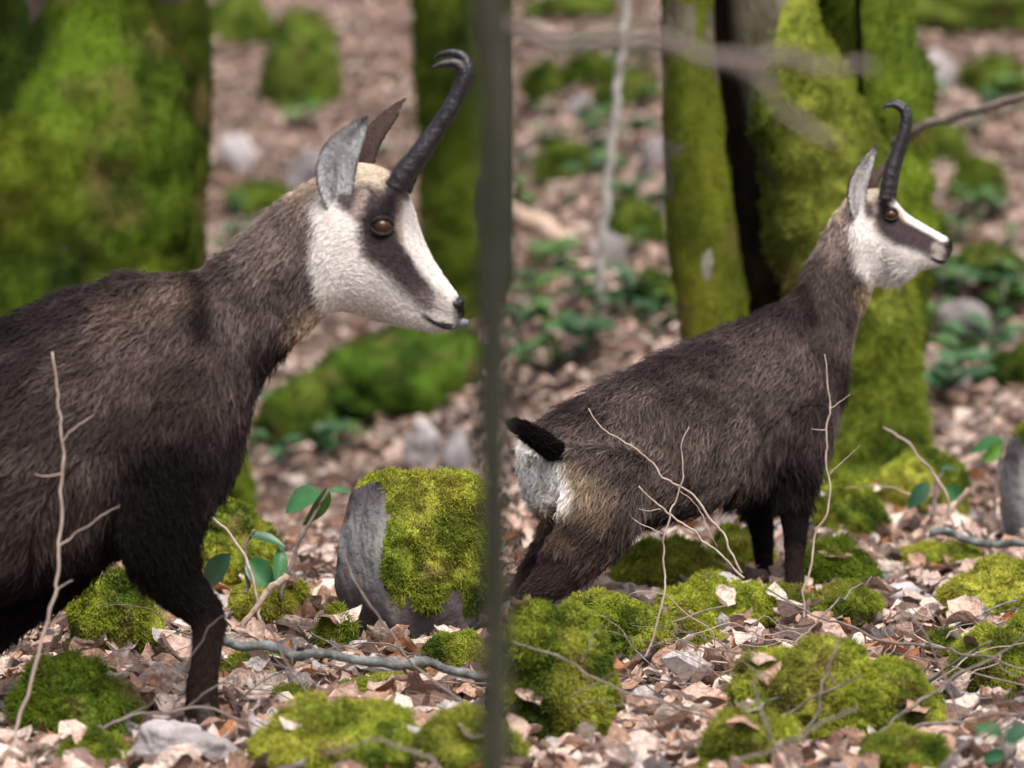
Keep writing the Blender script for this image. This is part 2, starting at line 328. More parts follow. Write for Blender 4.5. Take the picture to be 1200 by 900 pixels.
# ------------------------------------------------------------------ rocks
_ICO = {}; TOPS = []
def ico(sub):
    if sub not in _ICO:
        bm = bmesh.new(); bmesh.ops.create_icosphere(bm, subdivisions=sub, radius=1)
        _ICO[sub] = (np.array([v.co for v in bm.verts]), np.array([[v.index for v in f.verts] for f in bm.faces])); bm.free()
    return _ICO[sub]
def rock(label, box, moss=0.8, ang=0.5, sub=5, depth=None, dep=0.8, tilt=(0, 0, 0), pal=MOSS, mat='stone', fuzz=9000, group=None, sink=0.22, seed=None, thick=0.012, name=None, side=0.0, bury=None, L=0.009, frad=0.0009, block=False):
    """box = x0, y0, x1, y1 in the frame; the stone stands on the ground under it. moss: share of the top that moss covers."""
    x0, y0, x1, y1 = box; cx = (x0 + x1) / 2; s = seed if seed is not None else int(cx * 7 + y1 * 13)
    r = np.random.default_rng(s)
    if depth is None: d, w = ground_hit(cx, y1 - (y1 - y0) * 0.12)
    else: d = depth
    pm = D0 * d / FPX; a = (x1 - x0) / 2 * pm; h = (y1 - y0) / 2 * pm * (1 + sink * 0.5)
    d2 = d + a * dep / D0 * 0.8 if depth is None else d
    c = P(cx, y0 + (y1 - y0) / 2 * (1 + sink * 0.5), d2); pm2 = d2 / d; a *= pm2; h *= pm2
    sub = max(sub, 6) if (x1 - x0) > 110 and sub > 4 else sub
    Vd, T = ico(sub)
    n = nrm(r.normal(0, 1, (14, 3))); cc = r.uniform(0.72, 1.0, 14); dots = Vd @ n.T
    with np.errstate(divide='ignore'): q = np.where(dots > 0.05, cc / np.maximum(dots, 0.05), 9)
    k = 14.0; rad = -np.log(np.exp(-k * np.minimum(q, 3)).sum(1) + math.exp(-k * 1.25)) / k
    rad = rad * ang + (1 - ang); V = Vd * rad[:, None]
    if block: V = Vd * np.minimum(1 / (np.abs(Vd) ** 7).sum(1) ** (1 / 7), rad * 1.45)[:, None]
    V = V * (1 + (.07 if block else 0.24 + .14 * (1 - ang)) * fbm(Vd * 1.9 + s, s, 4)[:, None]) + 0.03 * np.stack([fbm(Vd * 6 + 5 * q_, s + q_, 3) for q_ in range(3)], 1)
    V = V / np.array([abs(V[:, 0]).max(), abs(V[:, 1]).max(), abs(V[:, 2]).max()])
    if sub > 4: V[:, :2] *= (1 - .42 * sstep(.05, -.75, V[:, 2]) if moss > 0 else np.ones(len(V)))[:, None]
    V = V * np.array([a, a * dep, h]); tx, ty, tz = [math.radians(v) for v in tilt]
    def R(ax, t): return np.array(Matrix.Rotation(t, 3, ax))
    V = V @ (R('Z', tz) @ R('Y', ty) @ R('X', tx)).T + c
    base = c - np.array([0, 0, h * 0.8])
    root = thing(name or ('mossy_rock' if moss > 0 else 'rock'), label, 'rock', base, group)
    N = vnormals(V, T)
    link('stone', mesh_arrays('stone', V, T), M[mat], root)
    if moss > 0:
        # moss lies on the faces that look up and creeps down the sides
        lean = N[:, 2] + side * N[:, 0] - 0.12 * N[:, 1]
        mk = lean * 0.9 + 0.75 * fbm((V - c) / a * 2.0 + s, s + 3, 4) + (moss - 0.62) * 2.0
        mk = np.clip(mk * 2.5, -1, 1); am = min(thick * a / 0.12, 0.05)
        lump = 0.8 + 1.5 * fbm(V * 26, s + 8, 3) + 0.7 * fbm(V * 70, s + 4, 2)
        Vm = V + N * (am * mk * np.where(mk > 0, np.clip(lump, 0.05, 2.4), 1))[:, None]
        mo = link('moss', mesh_arrays('moss', Vm, T, moss_colour(Vm, pal)), M['moss'], root)
        if sub > 4: q_ = np.where((N[:, 2] > .55) & (N[:, 1] < .3))[0]; TOPS.extend(Vm[r.choice(q_, 6)])
        if fuzz: moss_fuzz(Vm, T, np.clip(mk + 0.1, 0, 1) + 1e-6, fuzz, L, mo, pal, frad)
    return root
near = [
 # left picture
 dict(label='mossy stone behind the bent knee of the large chamois, brambles growing on it', box=(215, 585, 335, 720), moss=.85, ang=.5, fuzz=9000, tilt=(0, -18, 0)),
 dict(label='slanting moss-covered slab behind the foreleg of the large chamois', box=(72, 672, 188, 800), moss=.95, ang=.7, tilt=(0, 32, 0), fuzz=10000),
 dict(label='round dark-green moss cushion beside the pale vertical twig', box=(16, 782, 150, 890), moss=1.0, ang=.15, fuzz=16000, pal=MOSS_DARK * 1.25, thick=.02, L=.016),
 dict(label='large grey-purple upright block with moss down one side, dark stick lying before it', box=(404, 560, 568, 790), moss=.42, ang=.95, fuzz=20000, side=1.15, dep=.8, tilt=(-5, 5, 38), seed=43, thick=.012, sub=6, block=True, mat='slate'),
 dict(label='small mossy stone with a broken white-ended stick', box=(268, 678, 358, 752), moss=.85, ang=.5, fuzz=7000, tilt=(0, -22, 0)),
 dict(label='low bright mossy rock under the thin curved twigs, beside a lilac stone', box=(295, 828, 490, 935), moss=.9, ang=.6, fuzz=14000),
 dict(label='yellow-green mossy rock at the foot of the dark slender trunk', box=(480, 832, 625, 935), moss=.95, ang=.5, fuzz=11000),
 dict(label='pale grey and white stone at the hoof of the large chamois', box=(135, 834, 285, 925), moss=0, ang=.9, mat='pale_stone'),
 dict(label='thin mossy edge beside the pale grey stone', box=(70, 862, 160, 915), moss=.95, ang=.4, fuzz=6000),
 dict(label='small mossy hump just in front of the upright grey block', box=(488, 746, 585, 815), moss=.85, ang=.4, fuzz=6000),
 dict(label='narrow mossy stone among orange leaves right of the large chamois hoof', box=(312, 806, 372, 846), moss=.95, ang=.4, fuzz=3500),
 dict(label='lilac-grey bare stone wedged between two low mossy rocks', box=(408, 850, 500, 925), moss=0, ang=.9, mat='pale_stone'),
 dict(label='low mossy stone against the upright grey block', box=(370, 712, 418, 785), moss=.8, ang=.5, fuzz=5000),
 dict(label='flat moss mat between the slanting slab and the hoof', box=(255, 770, 345, 800), moss=1.0, ang=.3, fuzz=5000),
 dict(label='ragged moss strip lying before the dark lichened stick', box=(395, 800, 485, 832), moss=.95, ang=.4, fuzz=5000),
 # right picture
 dict(label='flat ragged moss mat joining the long ledge and the rounded boulder', box=(740, 722, 850, 772), moss=.9, ang=.3, fuzz=8000),
 dict(label='thin moss mat spread over a sunken stone beside the near forefoot', box=(860, 690, 960, 742), moss=.95, ang=.3, fuzz=7000),
 dict(label='low moss strip under the arching straw-coloured stem', box=(1050, 640, 1150, 680), moss=.9, ang=.4, fuzz=6000),
 dict(label='moss-edged stone beside the mossy stone crossed by twigs', box=(1085, 745, 1140, 790), moss=.85, ang=.5, fuzz=5000),
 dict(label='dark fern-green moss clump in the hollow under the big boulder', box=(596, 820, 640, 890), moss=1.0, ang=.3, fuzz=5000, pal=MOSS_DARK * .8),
 dict(label='big mossy boulder under the hind leg of the young chamois, dark hollow below', box=(590, 704, 725, 905), moss=.9, ang=.35, fuzz=22000, sub=6, thick=.016, dep=.7),
 dict(label='rounded mossy boulder beside the big boulder, full of clumpy moss', box=(660, 700, 775, 800), moss=.95, ang=.3, fuzz=14000, thick=.02),
 dict(label='mossy hummock with an overhang beneath the belly of the young chamois', box=(715, 632, 842, 715), moss=.9, ang=.4, fuzz=12000),
 dict(label='long low mossy ledge between the boulders and the forelegs', box=(765, 682, 925, 750), moss=1.0, ang=.3, fuzz=14000),
 dict(label='small mossy hump behind the forelegs of the young chamois', box=(828, 610, 905, 690), moss=.9, ang=.4, fuzz=6000),
 dict(label='leaning mossy slab between the forelegs and the tree base', box=(945, 558, 1042, 652), moss=1.0, ang=.6, tilt=(0, 30, 0), fuzz=9000),
 dict(label='wedge of bright mossy rock just right of the tree base, wilting leaves on it', box=(1022, 522, 1135, 622), moss=.95, ang=.6, tilt=(0, -22, 0), fuzz=9000),
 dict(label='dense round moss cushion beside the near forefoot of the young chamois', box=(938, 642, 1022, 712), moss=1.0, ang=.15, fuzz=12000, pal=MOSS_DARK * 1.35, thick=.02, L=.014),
 dict(label='small mossy stone in front of the dark fallen branch', box=(1085, 575, 1140, 625), moss=.95, ang=.5, tilt=(0, -25, 0), fuzz=4000),
 dict(label='tall grey standing stone with a green leaf above it', box=(1170, 500, 1275, 670), moss=.25, ang=.95, dep=.7, fuzz=4000, seed=77, block=True, tilt=(0, 5, 15), mat='slate'),
 dict(label='grey and white flat stone with leaves heaped against it', box=(1005, 672, 1100, 722), moss=0, ang=.9, mat='pale_stone'),
 dict(label='mossy mound tucked under the grey and white flat stone', box=(935, 688, 1035, 745), moss=.9, ang=.4, tilt=(0, -18, 0), fuzz=7000),
 dict(label='sloping mossy rock below the dark fallen branch', box=(1108, 662, 1255, 745), moss=.9, ang=.6, tilt=(0, -14, 0), fuzz=11000),
 dict(label='mossy stone crossed by arching bare twigs', box=(1112, 738, 1205, 838), moss=.85, ang=.5, fuzz=10000),
 dict(label='broad mossy boulder with bare hollow beneath, twigs lying over its top', box=(862, 764, 1096, 900), moss=.82, ang=.55, fuzz=24000, sub=6, thick=.014, dep=.6),
 dict(label='mossy tongue at the lower edge of the broad boulder, crossed by a stick', box=(810, 838, 930, 925), moss=.9, ang=.45, tilt=(0, -24, 0), fuzz=9000),
 dict(label='bright dome of moss in front of the broad boulder', box=(1000, 856, 1108, 930), moss=1.0, ang=.3, fuzz=10000),
 dict(label='mossy rock with grey flank near the arching bare twigs', box=(1172, 706, 1255, 800), moss=.7, ang=.7, fuzz=6000),
]
for k in near: rock(**k)
back = [
 (238, -10, 318, 66, 1), (305, 28, 398, 148, 1), (318, 10, 392, 70, 1), (330, 175, 415, 235, 0), (300, 440, 420, 540, 1), (350, 385, 600, 512, 1),
 (468, 490, 522, 560, 2), (518, 500, 560, 572, 2), (480, 562, 545, 602, 2), (300, 470, 350, 520, 1), (255, 150, 300, 210, 2), (270, 215, 340, 262, 1),
 (612, 75, 668, 125, 1), (660, 60, 720, 105, 1), (700, 80, 770, 135, 1), (628, 170, 690, 225, 1), (700, 235, 775, 300, 1), (735, 320, 800, 372, 1), (615, 0, 720, 28, 1),
 (1060, -30, 1215, 52, 1), (1072, 148, 1135, 202, 1), (1112, 186, 1178, 250, 1), (1125, 70, 1205, 125, 1), (1085, 350, 1160, 405, 0), (1120, 290, 1200, 345, 1), (1160, 410, 1230, 470, 1),
 (1075, 55, 1120, 120, 2), (1080, 430, 1140, 470, 0), (660, 110, 700, 150, 0), (690, 270, 740, 330, 0), (1065, 250, 1110, 290, 1), (745, 160, 785, 215, 0),
]
LB = {0: ('dark bare stone half sunk in the leaf-covered slope behind', 'dark stones on the slope'), 1: ('moss-topped boulder lying on the leaf-covered slope behind', 'mossy boulders on the slope'), 2: ('pale bare stone lying among leaves on the slope behind', 'pale stones on the slope')}
OWN = {0: 'mossy boulder beside the second stem of the broad mossy trunk', 1: 'tall rounded mossy boulder upslope behind the ears of the large chamois', 2: 'mossy boulder peeping out behind the tall rounded one', 4: 'low mossy mound behind the throat of the large chamois', 5: 'spreading mossy mound at the foot of the dark moss-streaked tree', 6: 'pale rounded stone at the dark tree foot, under the muzzle of the large chamois', 7: 'pale stone touching the slender olive trunk, below the dark tree foot', 8: 'pale flat stone showing just above the upright grey block',
 11: 'low mossy stone behind the nape of the large chamois', 16: 'mossy boulder between the pale sapling and the first stem of the hollow tree', 17: 'mossy stone at the foot of the first stem of the hollow tree', 19: 'long mossy boulder high on the slope beyond the hollow tree', 20: 'mossy boulder just under the branch of the hollow tree', 21: 'mossy dome below the branch tip, behind the horn of the young chamois', 23: 'dark bare stone on the slope in front of the young chamois muzzle', 24: 'mossy boulder on the slope level with the young chamois chin', 30: 'small mossy stone right in front of the young chamois nose', 31: 'dark stone squeezed against the first stem of the hollow tree'}
for q, (x0, y0, x1, y1, k) in enumerate(back):
    rock(OWN.get(q, LB[k][0]), (x0, y0, x1, y1), moss=(0, .95, 0)[k], ang=.45, sub=4, fuzz=(0, 3000, 0)[k], group=LB[k][1], mat=('stone', 'stone', 'pale_stone')[k], L=.02, frad=.0025, sink=.3, pal=MOSS_DARK * [[.8, 1.0, 1.1]] if q == 5 else MOSS * [[.42, .55, .6]])

# the 300 that show largest, each its own object
LEAFMESH = []
for k in range(24):
    tv, tf = TEMPL[k]; c = LC[rng.choice(len(LC), p=LP)]
    me = mesh_arrays('leaf', tv, tf, np.repeat(c[None], len(tv), 0)); me.materials.append(M['leaf']); LEAFMESH.append(me)
Rm = rotmats(300, 0.45)
for k in range(300):
    px = rng.uniform(15, 1185); py = 690 + 205 * rng.random() ** 0.7
    d, w = ground_hit(px, py); s = rng.uniform(0.07, 0.115); m = Matrix(Rm[k].tolist()).to_4x4() @ Matrix.Scale(s, 4)
    m.translation = (w[0], w[1], height(w[0], w[1]) + 0.022 + 0.014 * rng.random())
    if k < 50: m.translation = TOPS[rng.integers(len(TOPS))] + np.array([0, 0, .012])
    o = bpy.data.objects.new('leaf', LEAFMESH[k % 24]); COL.objects.link(o); o.parent = ground; m = m @ Matrix.Scale(.68 if k < 50 else 1, 4); o.matrix_world = m

# ------------------------------------------------------------------ trees
def stem(pts, d, n=90, seg=56, lump=0.12, seed=0, top=None, flare=0.0, flute=0.0):
    """pts: (px left edge, px right edge, py) down the frame at distance d -> world tube; extended upwards to `top` metres"""
    pts = np.array(pts, float); dd = np.full(len(pts), d) if np.isscalar(d) else np.asarray(d, float)
    C = P((pts[:, 0] + pts[:, 1]) / 2, pts[:, 2], dd); R = (pts[:, 1] - pts[:, 0]) / 2 * D0 * dd / FPX
    C = C[::-1]; R = R[::-1]
    if top:
        dirn = nrm((C[-1] - C[-2])[None])[0]; dirn = nrm((dirn * [0.6, 0.6, 1])[None])[0]; m = 5
        for k in range(1, m + 1):
            C = np.vstack([C, C[-1] + dirn * (top / m)]); R = np.append(R, R[-1] * 0.86)
    seglen = np.linalg.norm(np.diff(C, axis=0), axis=1); s = np.concatenate([[0], np.cumsum(seglen)]); u = np.linspace(0, s[-1], n)
    Cs = np.stack([np.interp(u, s, C[:, k]) for k in range(3)], 1); Rs = np.interp(u, s, R)
    kk = np.hanning(7); kk /= kk.sum()
    for k in range(3): Cs[:, k] = np.convolve(np.pad(Cs[:, k], 3, mode='reflect', reflect_type='odd'), kk, 'valid')
    Rs = np.convolve(np.pad(Rs, 3, mode='edge'), kk, 'valid')
    V, T = tube(Cs, Rs, seg); Nn = vnormals(V, T)
    r = np.append(np.repeat(Rs, seg), [Rs[0], Rs[-1]])
    amp = lump * r * (fbm(V / r.mean() * 0.9 * [1, 1, 0.55], seed, 4)) + 0.18 * lump * r * fbm(V * 14, seed + 3, 3)
    return V + Nn * amp[:, None], T
def mossy(V, T, cover, thick, parent, n, L, pal, seed=5, csc=6.0, rad=0.0018, side=0.0, lift=0.0, zfade=None, na=0.9, nf=3.5):
    N = vnormals(V, T); mk = cover + na * fbm(V * nf, seed, 5) + 0.35 * N[:, 2] + side * N[:, 0]
    if zfade is not None: mk = mk + zfade(V)
    mk = np.clip(mk * 2.2, -1, 1)
    lump = np.clip(0.75 + 0.7 * fbm(V * 5, seed + 7, 2) + 0.9 * fbm(V * 11, seed + 2, 3) + 0.4 * fbm(V * 28, seed + 6, 2), 0.1, 2)
    Vm = V + N * (thick * mk * np.where(mk > 0, lump, 1))[:, None]
    mo = link('moss', mesh_arrays('moss', Vm, T, moss_colour(Vm, pal, csc)), M['moss'], parent)
    moss_fuzz(Vm, T, np.clip(mk + 0.1, 0, 1) + 1e-6, n, L, mo, pal, rad, csc=csc)
def tree(label, stems, name='tree', mat='bark', moss=None, group=None):
    b = stems[0][0]; root = thing(name, label, 'tree', (b[:, 0].mean(), b[:, 1].mean(), b[:, 2].min()), group)
    return root
def limb(root, a, dirn, length, r0, mat, seed, parent_name='limb'):
    r = np.random.default_rng(seed); n = 9; t = np.linspace(0, 1, n)[:, None]; dirn = nrm(np.array([dirn], float))[0]
    pts = a + dirn * t * length + np.array([0, 0, 0.25]) * length * t * t + r.normal(0, 0.02, (n, 3)) * length * t
    V, T = tube(pts, r0 * (1 - 0.85 * t[:, 0]), 10); link(parent_name, mesh_arrays('limb', V, T), M[mat], root)

# left: broad moss-grown trunk with a second stem behind it
lt = stem([(8, 156, -60), (0, 160, 5), (-6, 168, 60), (-6, 192, 110), (-2, 210, 160), (2, 216, 220), (0, 210, 330), (0, 235, 430), (-30, 262, 520), (-70, 300, 600)], 1.75, seed=3, top=3.0, lump=.2, n=130, seg=80)
ls = stem([(170, 243, -60), (172, 243, 5), (182, 245, 90), (196, 245, 170), (200, 236, 260), (190, 236, 400), (180, 240, 600)], 1.9, seed=8, top=3.0, lump=.12)
rt = tree('broad mossy trunk behind the back of the large chamois', [lt])
link('trunk', mesh_arrays('trunk', *lt), M['dark_bark'], rt); mossy(*lt, .6, .045, rt, 110000, .011, MOSS_DARK * [[1.05, 1.15, 1], [1, 1, 1], [1.65, 1.5, 1.4], [.45, .48, .5]], 21, csc=5.0, rad=.0014, side=.25, na=1.3, nf=6)
s2 = link('stem', mesh_arrays('stem', *ls), M['dark_bark'], rt); mossy(*ls, .15, .02, rt, 7000, .014, MOSS_DARK * .55, 25, csc=5.0, rad=.0022)
limb(rt, lt[0][-2 - 80 * 20], (-0.7, 0.3, 0.5), 1.8, .07, 'bark', 2); limb(rt, lt[0][-2 - 80 * 9], (0.6, 0.4, 0.7), 1.6, .06, 'bark', 3)
# middle: dark mossy tree on the slope, with a spreading mossy foot
mt = stem([(492, 596, -60), (490, 597, 5), (494, 598, 120), (500, 597, 220), (504, 598, 300), (498, 600, 380), (462, 604, 440), (400, 615, 500)], 2.5, seed=12, top=3.5, lump=.14, n=110, seg=64)
rt = tree('dark moss-streaked tree on the slope behind the muzzle of the large chamois', [mt])
link('trunk', mesh_arrays('trunk', *mt), M['olive_bark'], rt); mossy(*mt, .25, .03, rt, 26000, .02, MOSS_DARK * .75, 33, csc=5.0, rad=.0025, side=-.6)
limb(rt, mt[0][-2 - 64 * 25], (0.6, 0.2, 0.6), 2.0, .07, 'olive_bark', 5); limb(rt, mt[0][-2 - 64 * 10], (-0.6, 0.3, 0.7), 1.6, .05, 'olive_bark', 6)
# slender trunk close to the lens
ft = stem([(548, 596, -60), (552, 597, 5), (559, 598, 120), (562, 599, 240), (561, 597, 360), (559, 595, 480), (561, 597, 600), (564, 599, 720), (562, 597, 830), (563, 598, 900), (558, 600, 1150), (550, 606, 1450), (535, 622, 1650)], 0.5, seed=15, top=2.2, lump=.2, n=230, seg=36)
rt = tree('slender dark olive trunk standing between the two chamois', [ft])
link('trunk', mesh_arrays('trunk', *ft), M['olive_bark'], rt)
limb(rt, ft[0][-2 - 36 * 30], (0.5, 0.6, 0.7), .9, .014, 'olive_bark', 7); limb(rt, ft[0][-2 - 36 * 12], (-0.6, 0.3, 0.8), .8, .012, 'olive_bark', 8)
def px_tube(pts, d, rpx, seg=9, n=24, lump=.15, seed=0):
    pts = np.array(pts, float); dd = np.broadcast_to(np.asarray(d, float), (len(pts),)); rp = np.broadcast_to(np.asarray(rpx, float), (len(pts),)) if np.ndim(rpx) else np.linspace(rpx, rpx * 0.45, len(pts))
    C = catmull(P(pts[:, 0], pts[:, 1], dd), n * 2); C = C + np.stack([fbm(C * 22, 5 + q, 3) for q in range(3)], 1) * .012
    return tube(C, np.interp(np.linspace(0, 1, n * 2), np.linspace(0, 1, len(rp)), rp) * D0 * np.mean(dd) / FPX, seg, lump=lump * 2, seed=seed)
lb = link('limb', mesh_arrays('limb', *px_tube([(580, 30), (640, 44), (700, 52), (745, 54), (800, 60), (850, 78), (885, 100), (930, 150), (985, 180)], .505, np.array([11., 10, 10, 9, 9, 8, 7, 6, 3]))), M['twig'], rt)
link('side_shoot', mesh_arrays('side_shoot', *px_tube([(845, 75), (910, 72), (960, 78), (1030, 74)], .505, np.array([8., 7, 6, 4]))), M['twig'], lb)
# right: hollow, many-stemmed mossy tree
s1 = stem([(770, 834, -60), (774, 836, 5), (776, 842, 90), (777, 851, 190), (784, 861, 280), (797, 872, 350), (806, 880, 430), (810, 900, 520), (800, 920, 620)], 1.56, seed=41, top=3.0, lump=.07, n=120, seg=60)
s2 = stem([(850, 922, -60), (854, 935, 5), (858, 955, 60), (872, 985, 120), (890, 1010, 180), (910, 1035, 250), (928, 1052, 330), (955, 1060, 420), (962, 1068, 500), (955, 1078, 560), (930, 1095, 640)], 1.58, seed=44, top=3.0, lump=.10, n=130, seg=72)
s3 = stem([(966, 1050, -60), (970, 1054, 5), (978, 1062, 60), (990, 1070, 120), (1000, 1076, 200), (1005, 1078, 300), (1000, 1072, 400), (992, 1070, 480), (985, 1078, 560), (970, 1092, 640)], 1.63, seed=47, top=3.0, lump=.10, n=130, seg=64)
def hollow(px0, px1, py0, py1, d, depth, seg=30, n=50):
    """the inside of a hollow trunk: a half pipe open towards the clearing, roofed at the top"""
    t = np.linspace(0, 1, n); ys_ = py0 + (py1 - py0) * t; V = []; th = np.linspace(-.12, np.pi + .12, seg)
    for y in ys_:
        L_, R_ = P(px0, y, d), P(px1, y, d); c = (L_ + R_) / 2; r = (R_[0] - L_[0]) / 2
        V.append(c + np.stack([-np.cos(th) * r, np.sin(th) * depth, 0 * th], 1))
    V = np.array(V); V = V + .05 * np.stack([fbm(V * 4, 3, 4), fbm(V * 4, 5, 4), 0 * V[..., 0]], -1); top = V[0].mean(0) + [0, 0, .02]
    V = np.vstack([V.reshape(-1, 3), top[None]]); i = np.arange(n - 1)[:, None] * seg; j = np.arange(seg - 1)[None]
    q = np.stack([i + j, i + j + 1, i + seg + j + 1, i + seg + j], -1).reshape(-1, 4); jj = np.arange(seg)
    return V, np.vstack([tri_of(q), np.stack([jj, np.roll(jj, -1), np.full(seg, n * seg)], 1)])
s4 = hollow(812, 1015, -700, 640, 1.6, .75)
rt = tree('hollow many-stemmed tree with bright moss, behind the young chamois', [s1])
link('stem', mesh_arrays('stem', *s1), M['bark'], rt); mossy(*s1, .08, .007, rt, 20000, .006, MOSS_DARK * [[1.25, 1.0, 1]], 51, csc=7.0, rad=.001, zfade=lambda V: np.clip((1.12 - V[:, 2]) * 1.4, -.5, .5), na=1.5, nf=10)
link('stem', mesh_arrays('stem', *s2), M['bark'], rt); mossy(*s2, .3, .04, rt, 46000, .016, MOSS * [[.6, .68, .7]], 54, csc=4.0, rad=.0014, side=.55, zfade=lambda V: np.clip((1.3 - V[:, 2]) * 3, -1, .45))
link('stem', mesh_arrays('stem', *s3), M['bark'], rt); mossy(*s3, .6, .04, rt, 32000, .016, MOSS_DARK * 1.3, 57, csc=4.0, rad=.0015)
link('hollow_wall', mesh_arrays('hollow_wall', *s4), M['shade_black_wood'], rt)
link('branch', mesh_arrays('branch', *px_tube([(1050, 168), (1070, 157), (1100, 141), (1150, 125), (1197, 114), (1260, 96)], [1.6, 1.57, 1.56, 1.55, 1.54, 1.52], np.array([7, 6, 5.5, 5.5, 4.5, 3.]))), M['twig'], rt)
limb(rt, s1[0][-2 - 60 * 12], (-0.7, 0.1, 0.6), 1.5, .05, 'bark', 10); limb(rt, s3[0][-2 - 64 * 12], (0.7, 0.2, 0.6), 1.7, .06, 'bark', 12); limb(rt, s2[0][-2 - 72 * 8], (0.1, 0.6, 0.8), 1.5, .05, 'bark', 13)

# ------------------------------------------------------------------ sticks and twigs
def twig(label, pts, d, rpx, mat='twig', sides=(), group=None, name='twig', cat='twig', seed=0):
    rpx = np.asarray(rpx) * (.62 if name == 'twig' else 1.0)
    V = [px_tube(pts, d, rpx, 8, 28, seed=seed)]; root_p = V[0][0].mean(0)
    o = thing(name, label, cat, P(*pts[-1], d if np.isscalar(d) else d[-1]), group)
    link('stem', mesh_arrays('stem', *V[0]), M[mat], o)
    for sp in sides: link('side_shoot', mesh_arrays('side_shoot', *px_tube(sp, d if np.isscalar(d) else d[0], float(np.mean(rpx)) * .62, 7, 12)), M[mat], o)
    return o
twig('pale upright twig with side shoots in front of the large chamois flank', [(62, 415), (68, 470), (73, 520), (73, 580), (70, 650), (62, 700), (42, 770), (22, 850), (8, 905)], .95, np.array([1.8, 2.2, 2.6, 2.8, 3.0, 3.2, 3.4, 3.6, 3.8]), 'pale_twig', [[(73, 518), (90, 505), (112, 488)], [(72, 642), (100, 618), (138, 592)], [(73, 555), (58, 556), (42, 554)], [(62, 692), (75, 684), (88, 677)]])
twig('dark lichened stick lying before the upright grey block', [(258, 755), (300, 757), (340, 764), (400, 772), (460, 777), (500, 776), (550, 790), (600, 803), (640, 825)], [1.03, 1.03, 1.03, 1.02, 1.02, 1.02, 1.01, 1.0, 1.0], np.array([6., 6, 6, 5.5, 6, 6, 5, 4, 3]), 'grey_twig', [[(338, 764), (342, 755), (346, 749)]], name='stick', cat='stick')
twig('bowed twig sweeping from the moss cushion past the hoof', [(330, 860), (275, 842), (240, 830), (190, 832), (140, 846), (90, 872), (40, 900)], .96, np.array([1.5, 2, 2.4, 2.6, 3, 3.2, 3.4]), 'twig', [[(215, 830), (260, 800), (300, 778), (345, 782), (382, 808)], [(140, 846), (180, 820), (235, 755), (270, 715)]])
twig('reddish twig slanting across the upright grey block', [(404, 655), (420, 690), (445, 725), (475, 765), (520, 810), (560, 840), (590, 880)], .98, np.array([2.6, 2.4, 2.3, 2.2, 2.4, 2.6, 2.8]), 'twig', [[(535, 828), (560, 820), (575, 816)]])
twig('thin dark twig bent down towards the low bright mossy rock', [(318, 735), (335, 770), (352, 795), (378, 825), (405, 862), (430, 900)], .965, np.array([1.6, 2, 2.3, 2.3, 2.5, 2.6]), 'twig', [[(348, 790), (345, 765), (352, 748)]])
twig('curved pale stem rising from the mossy stone with brambles', [(248, 605), (270, 628), (288, 655), (300, 690), (305, 730)], 1.14, np.array([2.5, 3., 3.4, 3.4, 3.4]), 'pale_twig')
twig('broken white-ended stick leaning on the small mossy stone', [(334, 673), (318, 690), (300, 712), (285, 735)], 1.1, np.array([4.5, 4.5, 3.5, 3]), 'pale_wood', name='stick', cat='stick')
twig('fine twig lying low across the leaves by the low bright mossy rock', [(300, 845), (350, 866), (400, 872), (440, 882), (500, 905)], .955, np.array([1.5, 1.6, 1.8, 2, 2]), 'twig')
twig('kinked pale twig hanging across the haunch of the young chamois', [(688, 480), (708, 505), (735, 520), (762, 540), (782, 562), (810, 578), (832, 606), (848, 625), (858, 648), (868, 672)], 1.13, np.array([1., 1.4, 1.7, 1.9, 2., 2.1, 2.2, 2.3, 2.4, 2.4]), 'pale_twig')
twig('pale twig rising in front of the young chamois belly', [(750, 574), (775, 596), (800, 614), (832, 634), (852, 654), (872, 680)], 1.12, np.array([1.6, 1.9, 2.1, 2.3, 2.5, 2.6]), 'pale_twig', [[(772, 597), (760, 598), (750, 597)]])
twig('forked upright twig in front of the young chamois belly', [(806, 500), (797, 540), (797, 568), (786, 600), (778, 640), (778, 690), (766, 745), (752, 790)], 1.08, np.array([1., 1.4, 1.7, 1.8, 1.9, 2.1, 2.3, 2.4]), 'pale_twig', [[(778, 628), (755, 615), (738, 603)], [(797, 575), (815, 592), (828, 612), (842, 640)]])
twig('tall thin twig in front of the young chamois chest', [(966, 415), (968, 450), (972, 480), (968, 510), (966, 535), (971, 560), (970, 590), (960, 620), (950, 660), (943, 705), (940, 740)], 1.16, np.array([1.2, 1.5, 1.8, 2., 2., 2., 2.1, 2.2, 2.3, 2.4, 2.5]), 'pale_twig', [[(972, 480), (985, 470), (996, 462)], [(968, 503), (960, 502), (952, 501)], [(972, 555), (985, 540), (1010, 524)]])
twig('arched straw-coloured stem beside the tree base', [(1033, 500), (1045, 504), (1065, 520), (1085, 540), (1100, 560), (1110, 585), (1118, 620)], 1.3, np.array([2.2, 2.6, 2.8, 2.8, 2.8, 2.6, 2.6]), 'pale_twig', [[(1066, 580), (1030, 570), (990, 572)]])
twig('dark fallen branch resting before the tall grey standing stone', [(1086, 627), (1110, 626), (1140, 633), (1170, 638), (1205, 638), (1240, 645)], [1.32, 1.32, 1.31, 1.31, 1.3, 1.3], np.array([5., 5, 4.5, 4.5, 4.5, 4]), 'grey_twig', [[(1140, 632), (1132, 620), (1126, 610)]], name='stick', cat='stick')
twig('short broken stick standing in the small mossy stone', [(1132, 575), (1120, 590), (1108, 605), (1100, 622)], 1.33, np.array([3.2, 3, 2.6, 2.4]), 'pale_wood', name='stick', cat='stick')
